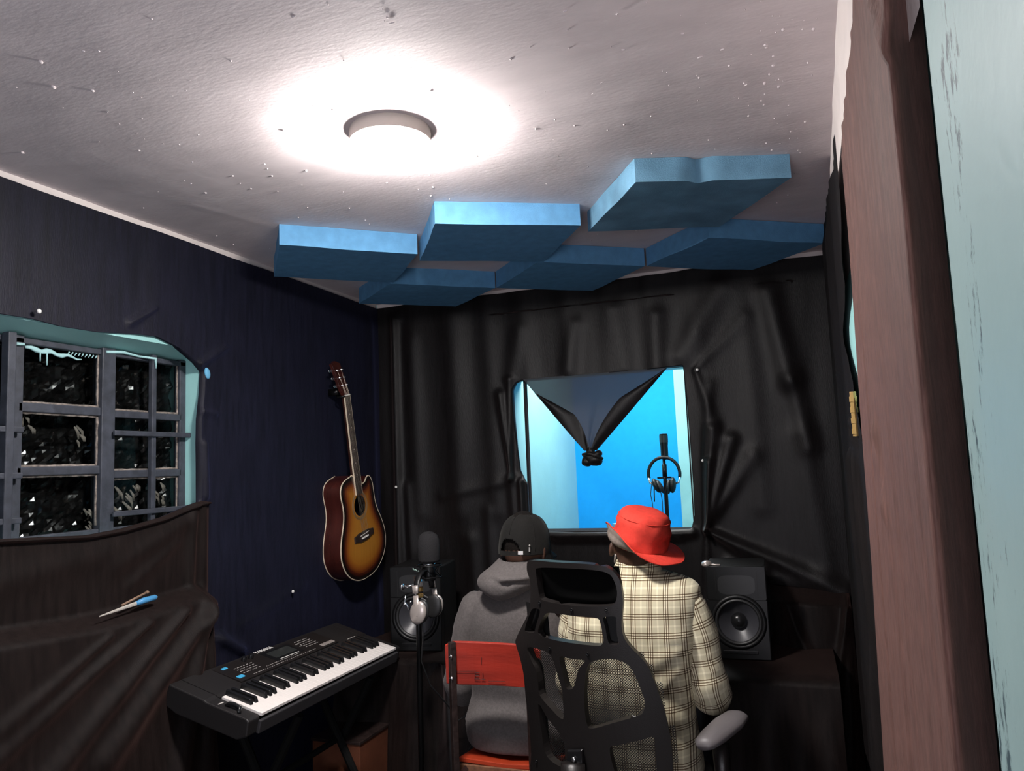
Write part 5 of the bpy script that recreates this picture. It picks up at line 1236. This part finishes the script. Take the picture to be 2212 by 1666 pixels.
def plw(p):
    # soft drape: shoulder-blade hollows, pull creases from the armpits, vent folds lower down
    d = 0
    u_, v_ = p.x+.53, p.z
    d += .006*noise.noise(Vector((u_*9, v_*6, 3)))+.004*noise.noise(Vector((u_*22, v_*9, 7)))
    for (ax, az, bx_, bz_, w_, am) in ((.20, .84, .08, .80, .018, .010), (.20, .80, .10, .72, .016, .009), (.205, .87, .13, .87, .014, .008), (-.20, .84, -.08, .80, .018, .010), (-.2, .86, -.12, .90, .02, .008), (.18, .62, .02, .60, .02, .010), (.19, .60, .10, .66, .018, .010), (0, 1.0, .01, .5, .012, -.004), (.12, .64, .16, .48, .02, .008)):
        dist = seg_d(u_, v_, (ax, az), (bx_, bz_)); d += am*exp(-(dist/w_)**2)
    if p.y < 2.56: return p+Vector((0, -d, 0))
    return p
spec = [((-.548, 2.585, .435), .215, .165, 2.5, 0), ((-.548, 2.580, .50), .210, .160, 2.5, 0), ((-.545, 2.568, .60), .198, .142, 2.5, 0), ((-.540, 2.555, .70), .196, .132, 2.5, 0), ((-.535, 2.545, .80), .203, .130, 2.5, 0),
        ((-.530, 2.542, .88), .212, .128, 2.5, 0), ((-.524, 2.545, .95), .218, .120, 2.5, 0), ((-.520, 2.548, .995), .217, .108, 2.4, 0), ((-.518, 2.551, 1.018), .206, .098, 2.3, 0), ((-.516, 2.554, 1.036), .180, .088, 2.2, 0), ((-.513, 2.556, 1.050), .135, .078, 2.1, 0), ((-.508, 2.556, 1.064), .082, .068, 2.0, 0)]
b = MB(); loft(b, cat_spec(spec, 60), 72, lambda p: (p.x+.03*(p.z-.8)*0, p.z), warp=plw); jk = b.build('jacket', M['plaid'], pp, smooth=True)
# collar, standing and folded
b = MB(); spec = [((-.508, 2.556, 1.052), .088, .074, 2, .1), ((-.507, 2.556, 1.066), .082, .070, 2, .12), ((-.506, 2.557, 1.083), .072, .064, 2, .14), ((-.506, 2.558, 1.094), .068, .060, 2, .15), ((-.506, 2.558, 1.092), .062, .055, 2, .15), ((-.506, 2.558, 1.07), .060, .054, 2, .15)]
loft(b, cat_spec(spec, 16), 48, lambda p: (p.x, p.z+.02)); c_ = b.build('collar', M['plaid'], jk, smooth=True)
def sleeve(a, seed, out):
    a = [Vector(q) for q in a]; b = MB()
    pts = [a[0]+Vector((-.040*out, 0, .020)), a[0]+Vector((-.012*out, 0, .006)), a[0].lerp(a[1], .25), a[0].lerp(a[1], .5), a[0].lerp(a[1], .75), a[0].lerp(a[1], .93), a[1]+Vector((0, .03, -.02)), a[1].lerp(a[2], .25)+Vector((0, 0, -.01)), a[1].lerp(a[2], .6), a[2]-(a[2]-a[1]).normalized()*.02]
    rd_ = [.044, .058, .064, .062, .061, .063, .062, .056, .050, .046]
    q = []; rr = []
    for i in range(len(pts)-1):
        for k in range(5): t = k/5; q.append(pts[i].lerp(pts[i+1], t)); rr.append(lerp(rd_[i], rd_[i+1], t))
    q.append(pts[-1]); rr.append(rd_[-1])
    q2 = [q[0]]+[(q[i-1]+q[i]*2+q[i+1])/4 for i in range(1, len(q)-1)]+[q[-1]]
    b.tube(q2, [r_+.004*noise.noise(Vector((i*.45, seed, 1))) for i, r_ in enumerate(rr)], 28, uvs=True, ref=(0, 1, 0))
    b.v = [tuple(Vector(p)+Vector((noise.noise(Vector(p)*16+Vector((seed, 0, 0))), noise.noise(Vector(p)*16+Vector((0, seed, 0))), 0))*.006) for p in b.v]
    return b
sleeve(armR, 3, 1).build('sleeve', M['plaid'], jk, smooth=True); sleeve(armL, 7, -1).build('sleeve', M['plaid'], jk, smooth=True)
# bucket hat
HU = (Matrix.Rotation(radians(15), 3, 'Y') @ Matrix.Rotation(radians(7), 3, 'X'))
hc = Vector((-.494, 2.575, 1.158))
def HT(x, y, z): return hc+HU @ Vector((x, y, z))
b = MB(); rs = []; n = 64
for r_, z_ in ((1.0, -.018), (1.0, .0), (1.0, .02), (.99, .042), (.965, .062), (.92, .078), (.85, .090), (.74, .097), (.55, .101), (.3, .103), (.02, .103)):
    ring = []
    for k in range(n):
        a = 2*pi*k/n; x_, y_ = .093*r_*cos(a), .108*r_*sin(a)
        dn = .005*noise.noise(Vector((x_*22, y_*22, z_*22)))
        # folds across the back of the crown
        if y_ < .02 and z_ < .09: dn -= .010*exp(-((z_-.034+.12*x_)/.010)**2)*(1-sstep(-.01, .02, y_)); dn += .005*exp(-((z_-.054+.12*x_)/.012)**2)
        zz = z_ + (.007*noise.noise(Vector((x_*13, y_*13, 5))) if z_ > .06 else 0)
        f = 1+dn/.1
        ring.append(HT(x_*f, y_*f, zz))
    rs.append(ring)
b.rings(rs, cap=False); b.face([len(b.v)-n+k for k in range(n)]); hat = b.build('hat', M['hat_red'], pp, smooth=True)
tag(hat, 'red cotton bucket hat, tilted to the right')
b = MB(); b.tube([HT(.093*.925*cos(a), .108*.925*sin(a), .0775) for a in np.linspace(0, 2*pi, 57)], .0016, 5, cap=False); b.build('crown_seam', M['hat_red'], hat, smooth=True)
def brim_pt(a, t, off=0):
    # a: 0 right, pi/2 front, pi left, 3pi/2 back
    def bump(c, w): return exp(-(abs(math.atan2(sin(a-radians(c)), cos(a-radians(c))))/w)**3)
    upt = bump(215, 1.0)                                         # turned right up at the left and back-left
    dn = bump(330, .8)
    w = .050+.010*dn+.004*upt
    ang = (1.30*upt-.12*dn-.08*(1-upt))*(.35+.65*min(1, t*1.8))
    r_ = w*t*cos(ang)+.004*sin(pi*t)*upt; z_ = w*t*sin(ang)
    return HT((.094+r_)*cos(a), (.109+r_)*sin(a), -.016+z_+off+.003*noise.noise(Vector((a*2, t, 3))))
def brim_off(a, t, off):
    e = .004; p = brim_pt(a, t); u1 = brim_pt(a, t+e)-brim_pt(a, t-e); u2 = brim_pt(a+e, t)-brim_pt(a-e, t)
    return p+u1.cross(u2).normalized()*off
for nm, off, m_ in (('brim', .0015, 'hat_red'), ('brim_lining', -.0015, 'hat_under')):
    b = MB(); n = 72; rs = [[brim_off(2*pi*k/n, t, off*(1 if t < 1 else .3)) for k in range(n)] for t in np.linspace(0, 1, 12)]
    b.rings(rs, cap=False); b.build(nm, M[m_], hat, smooth=True)
b = MB(); b.tube([brim_pt(2*pi*k/72, 1.0) for k in range(73)], .0022, 6, cap=False); b.build('brim_edge', M['hat_red'], hat, smooth=True)
# earphone-like pale strap at the cheek
MB().tube([H1(-.080, .035, -.05), H1(-.083, .06, -.075), H1(-.075, .085, -.085)], .004, 6).build('chin_strap', M['silver'], pp, smooth=True)

# --- person in the grey hoodie, on the red chair
ph = thing('person', 'person seen from behind in grey hoodie and black cap', 'person', (-.97, 2.68, 0))
HR2 = Matrix.Rotation(radians(-12), 3, 'Z') @ Matrix.Rotation(radians(-6), 3, 'X')
hd2 = Vector((-.948, 2.70, 1.135))
armL2 = [(-1.150, 2.675, .905), (-1.212, 2.665, .62), (-1.08, 2.93, .655)]; armR2 = [(-.795, 2.71, .915), (-.79, 2.76, .63), (-.88, 2.94, .655)]
legs2 = [[(-.88, 2.76, .475), (-.85, 3.06, .475), (-.85, 3.05, .10)], [(-1.06, 2.76, .475), (-1.10, 3.06, .475), (-1.10, 3.05, .10)]]
H2 = body_mesh('body', ph, hd2, (-.955, 2.70, 1.03), (-.968, 2.70, .89), (-.975, 2.70, .54), [(armR2, (-.3, 0, -1), -1), (armL2, (.3, 0, -1), 1)], legs2, None, HR2, M['skin'])
trousers(ph, legs2, (-.975, 2.72, .485), M['jeans'])
def hdw(p):
    u_, v_ = p.x+.97, p.z
    d = .008*noise.noise(Vector((u_*7, v_*5, 13)))+.004*noise.noise(Vector((u_*18, v_*12, 17)))
    d += .018*exp(-((v_-.52+.05*u_)/.035)**2)*(1 if abs(u_) < .19 else .3) - .010*exp(-((v_-.60)/.03)**2)
    d += .006*exp(-(seg_d(u_, v_, (-.19, .78), (-.02, .72))/.02)**2)+.006*exp(-(seg_d(u_, v_, (-.18, .70), (0, .66))/.018)**2)
    if p.y < 2.70: return p+Vector((0, -d, 0))
    return p
spec = [((-.978, 2.69, .446), .175, .155, 2.4, 0), ((-.980, 2.69, .456), .194, .176, 2.4, 0), ((-.982, 2.69, .52), .198, .168, 2.4, 0), ((-.980, 2.70, .60), .190, .136, 2.4, 0), ((-.975, 2.695, .70), .188, .130, 2.4, 0), ((-.970, 2.69, .80), .194, .128, 2.4, 0), ((-.968, 2.69, .87), .198, .124, 2.3, 0), ((-.965, 2.692, .92), .190, .116, 2.2, 0), ((-.960, 2.695, .96), .160, .102, 2.1, 0), ((-.956, 2.70, .99), .122, .088, 2, 0), ((-.953, 2.70, 1.02), .085, .074, 2, 0)]
b = MB(); loft(b, cat_spec(spec, 52), 64, warp=hdw, bot_cap=True); hb = b.build('hoodie', M['hoodie'], ph, smooth=True)
for a_, sd_, ot in ((armL2, 11, -1), (armR2, 15, 1)):
    b = sleeve(a_, sd_, ot); b.uv = [None]*len(b.f); b.build('sleeve', M['hoodie'], hb, smooth=True)
# hood bunched on the back: a soft pouch hanging to a point
def hood_w(p):
    u_, v_ = p.x+.975, p.z
    d = .010*exp(-(seg_d(u_, v_, (-.07, 1.045), (.0, 1.022))/.012)**2)-.012*exp(-(seg_d(u_, v_, (-.05, 1.035), (.02, 1.008))/.008)**2)+.012*exp(-(seg_d(u_, v_, (.0, 1.03), (.09, 1.035))/.014)**2)-.008*exp(-(seg_d(u_, v_, (.01, 1.015), (.09, 1.018))/.007)**2)-.008*exp(-(seg_d(u_, v_, (-.0, 1.08), (.005, 1.02))/.006)**2)
    d += .006*noise.noise(Vector((u_*14, v_*16, 23)))
    return p+Vector((0, -d, 0)) if p.y < 2.66 else p
spec = [((-1.000, 2.575, .952), .006, .020, 2, 0), ((-.998, 2.578, .957), .032, .034, 2, 0), ((-.993, 2.585, .973), .070, .056, 2.1, 0), ((-.987, 2.596, .995), .102, .074, 2.2, 0), ((-.980, 2.610, 1.018), .116, .086, 2.3, 0), ((-.973, 2.626, 1.038), .113, .090, 2.3, 0), ((-.966, 2.645, 1.058), .097, .086, 2.2, .1), ((-.962, 2.658, 1.076), .083, .080, 2.1, .15), ((-.960, 2.666, 1.088), .072, .073, 2, .18), ((-.960, 2.668, 1.088), .062, .064, 2, .18), ((-.960, 2.668, 1.06), .055, .058, 2, .18)]
b = MB(); loft(b, cat_spec(spec, 44), 56, warp=hood_w, bot_cap=True); b.build('hood', M['hoodie'], hb, smooth=True)
b = MB(); b.ell((-.995, 2.525, .985), (.003, .002, .003), 8, 6); b.build('snag', M['hoodie'], hb, smooth=True)
# cap
CU = Matrix.Rotation(radians(-14), 3, 'Z') @ Matrix.Rotation(radians(-4), 3, 'X')
cc = Vector((-.945, 2.695, 1.135))
def CT(x, y, z): return cc+CU @ Vector((x, y, z))
b = MB(); n = 64; lev = [(1.0, -.038), (1.005, -.025), (1.0, -.01), (.98, .012), (.945, .032), (.89, .051), (.81, .069), (.71, .083), (.58, .0945), (.43, .102), (.25, .107), (.02, .109)]
def arch(k, z_):
    a = 2*pi*k/n-1.5*pi; a = math.atan2(sin(2*pi*k/n-1.5*pi), cos(2*pi*k/n-1.5*pi))
    return (a/.48)**2+((z_+.026)/.046)**2 < 1 and z_ < .03
n = 128; lev0 = lev; zz_ = np.interp(np.linspace(0, 1, 44), np.linspace(0, 1, len(lev0)), [q[1] for q in lev0]); rr_ = np.interp(np.linspace(0, 1, 44), np.linspace(0, 1, len(lev0)), [q[0] for q in lev0])
lev = list(zip(rr_, zz_))
for r_, z_ in lev: b.v += [tuple(CT(.091*r_*cos(2*pi*k/n), .107*r_*sin(2*pi*k/n), z_+(.0035*noise.noise(Vector((cos(2*pi*k/n)*2, sin(2*pi*k/n)*2, z_*20)))))) for k in range(n)]
for j in range(len(lev)-1):
    for k in range(n):
        if arch(k+.5, (lev[j][1]+lev[j+1][1])/2): continue
        q = (k+1) % n; b.face((j*n+k, j*n+q, (j+1)*n+q, (j+1)*n+k))
b.face([(len(lev)-1)*n+k for k in range(n)])
cp = b.build('cap', M['cap'], ph, smooth=True); tag(cp, 'black cotton cap with a metal buckle at the back')
md = cp.modifiers.new('thick', 'SOLIDIFY'); md.thickness = .003; md.offset = -1
b = MB(); rs = []
for k in range(17):
    a = 1.5*pi+lerp(-.47, .47, k/16); rs.append([CT(.0925*cos(a), .1085*sin(a), zz) for zz in (-.040, -.024)]+[CT(.0895*cos(a), .1055*sin(a), zz) for zz in (-.024, -.040)])
b.rings(rs); b.build('strap', M['cap'], cp, smooth=False)
a = 1.5*pi+.50; b = MB(); b.box(tuple(CT(.093*cos(a), .109*sin(a), -.030)), (.020, .005, .013), CU @ Matrix.Rotation(a+pi/2, 3, 'Z')); tag(b.build('buckle', M['dull_metal'], cp, bev=.0015), 'chrome strap buckle')
a = 1.5*pi+.82; b = MB(); b.box(tuple(CT(.094*cos(a), .110*sin(a), -.018)), (.005, .005, .016), CU @ Matrix.Rotation(a+pi/2, 3, 'Z')); b.ell(CT(.095*cos(a), .111*sin(a), -.004), (.004, .004, .004), 8, 6); b.build('grommet', M['dull_metal'], cp, bev=.001)
b = MB(); b.ell(CT(0, 0, .108), (.006, .006, .004), 10, 6); b.build('top_button', M['cap'], cp, smooth=True)
for k in range(6):
    a = pi/6+k*pi/3; b = MB(); b.tube([CT(.0915*r_*cos(a), .1075*r_*sin(a), z_+.001) for r_, z_ in lev0[4 if k == 4 else 1:]], .0012, 5); b.build('seam', M['cap'], cp, smooth=True)
b = MB(); rs = []
for t in np.linspace(0, 1, 8):
    rs.append([CT((.085+.004*sin(pi*t))*cos(a)*1.0, (.098)*sin(a)+.075*t*max(0, sin(a))**.7, -.020-.022*t-.018*(cos(a)**2)*t+off) for a, off in [(x_, .0015) for x_ in np.linspace(.25, pi-.25, 18)]+[(x_, -.0015) for x_ in np.linspace(pi-.25, .25, 18)]])
b.rings(rs); b.build('visor', M['cap'], cp, smooth=True)
b = MB(); b.ell(hd2+HR2 @ Vector((0, -.004, .012)), (.0775, .094, .105), 24, 14, HR2); o = b.build('hair', M['hair'], ph, smooth=True)
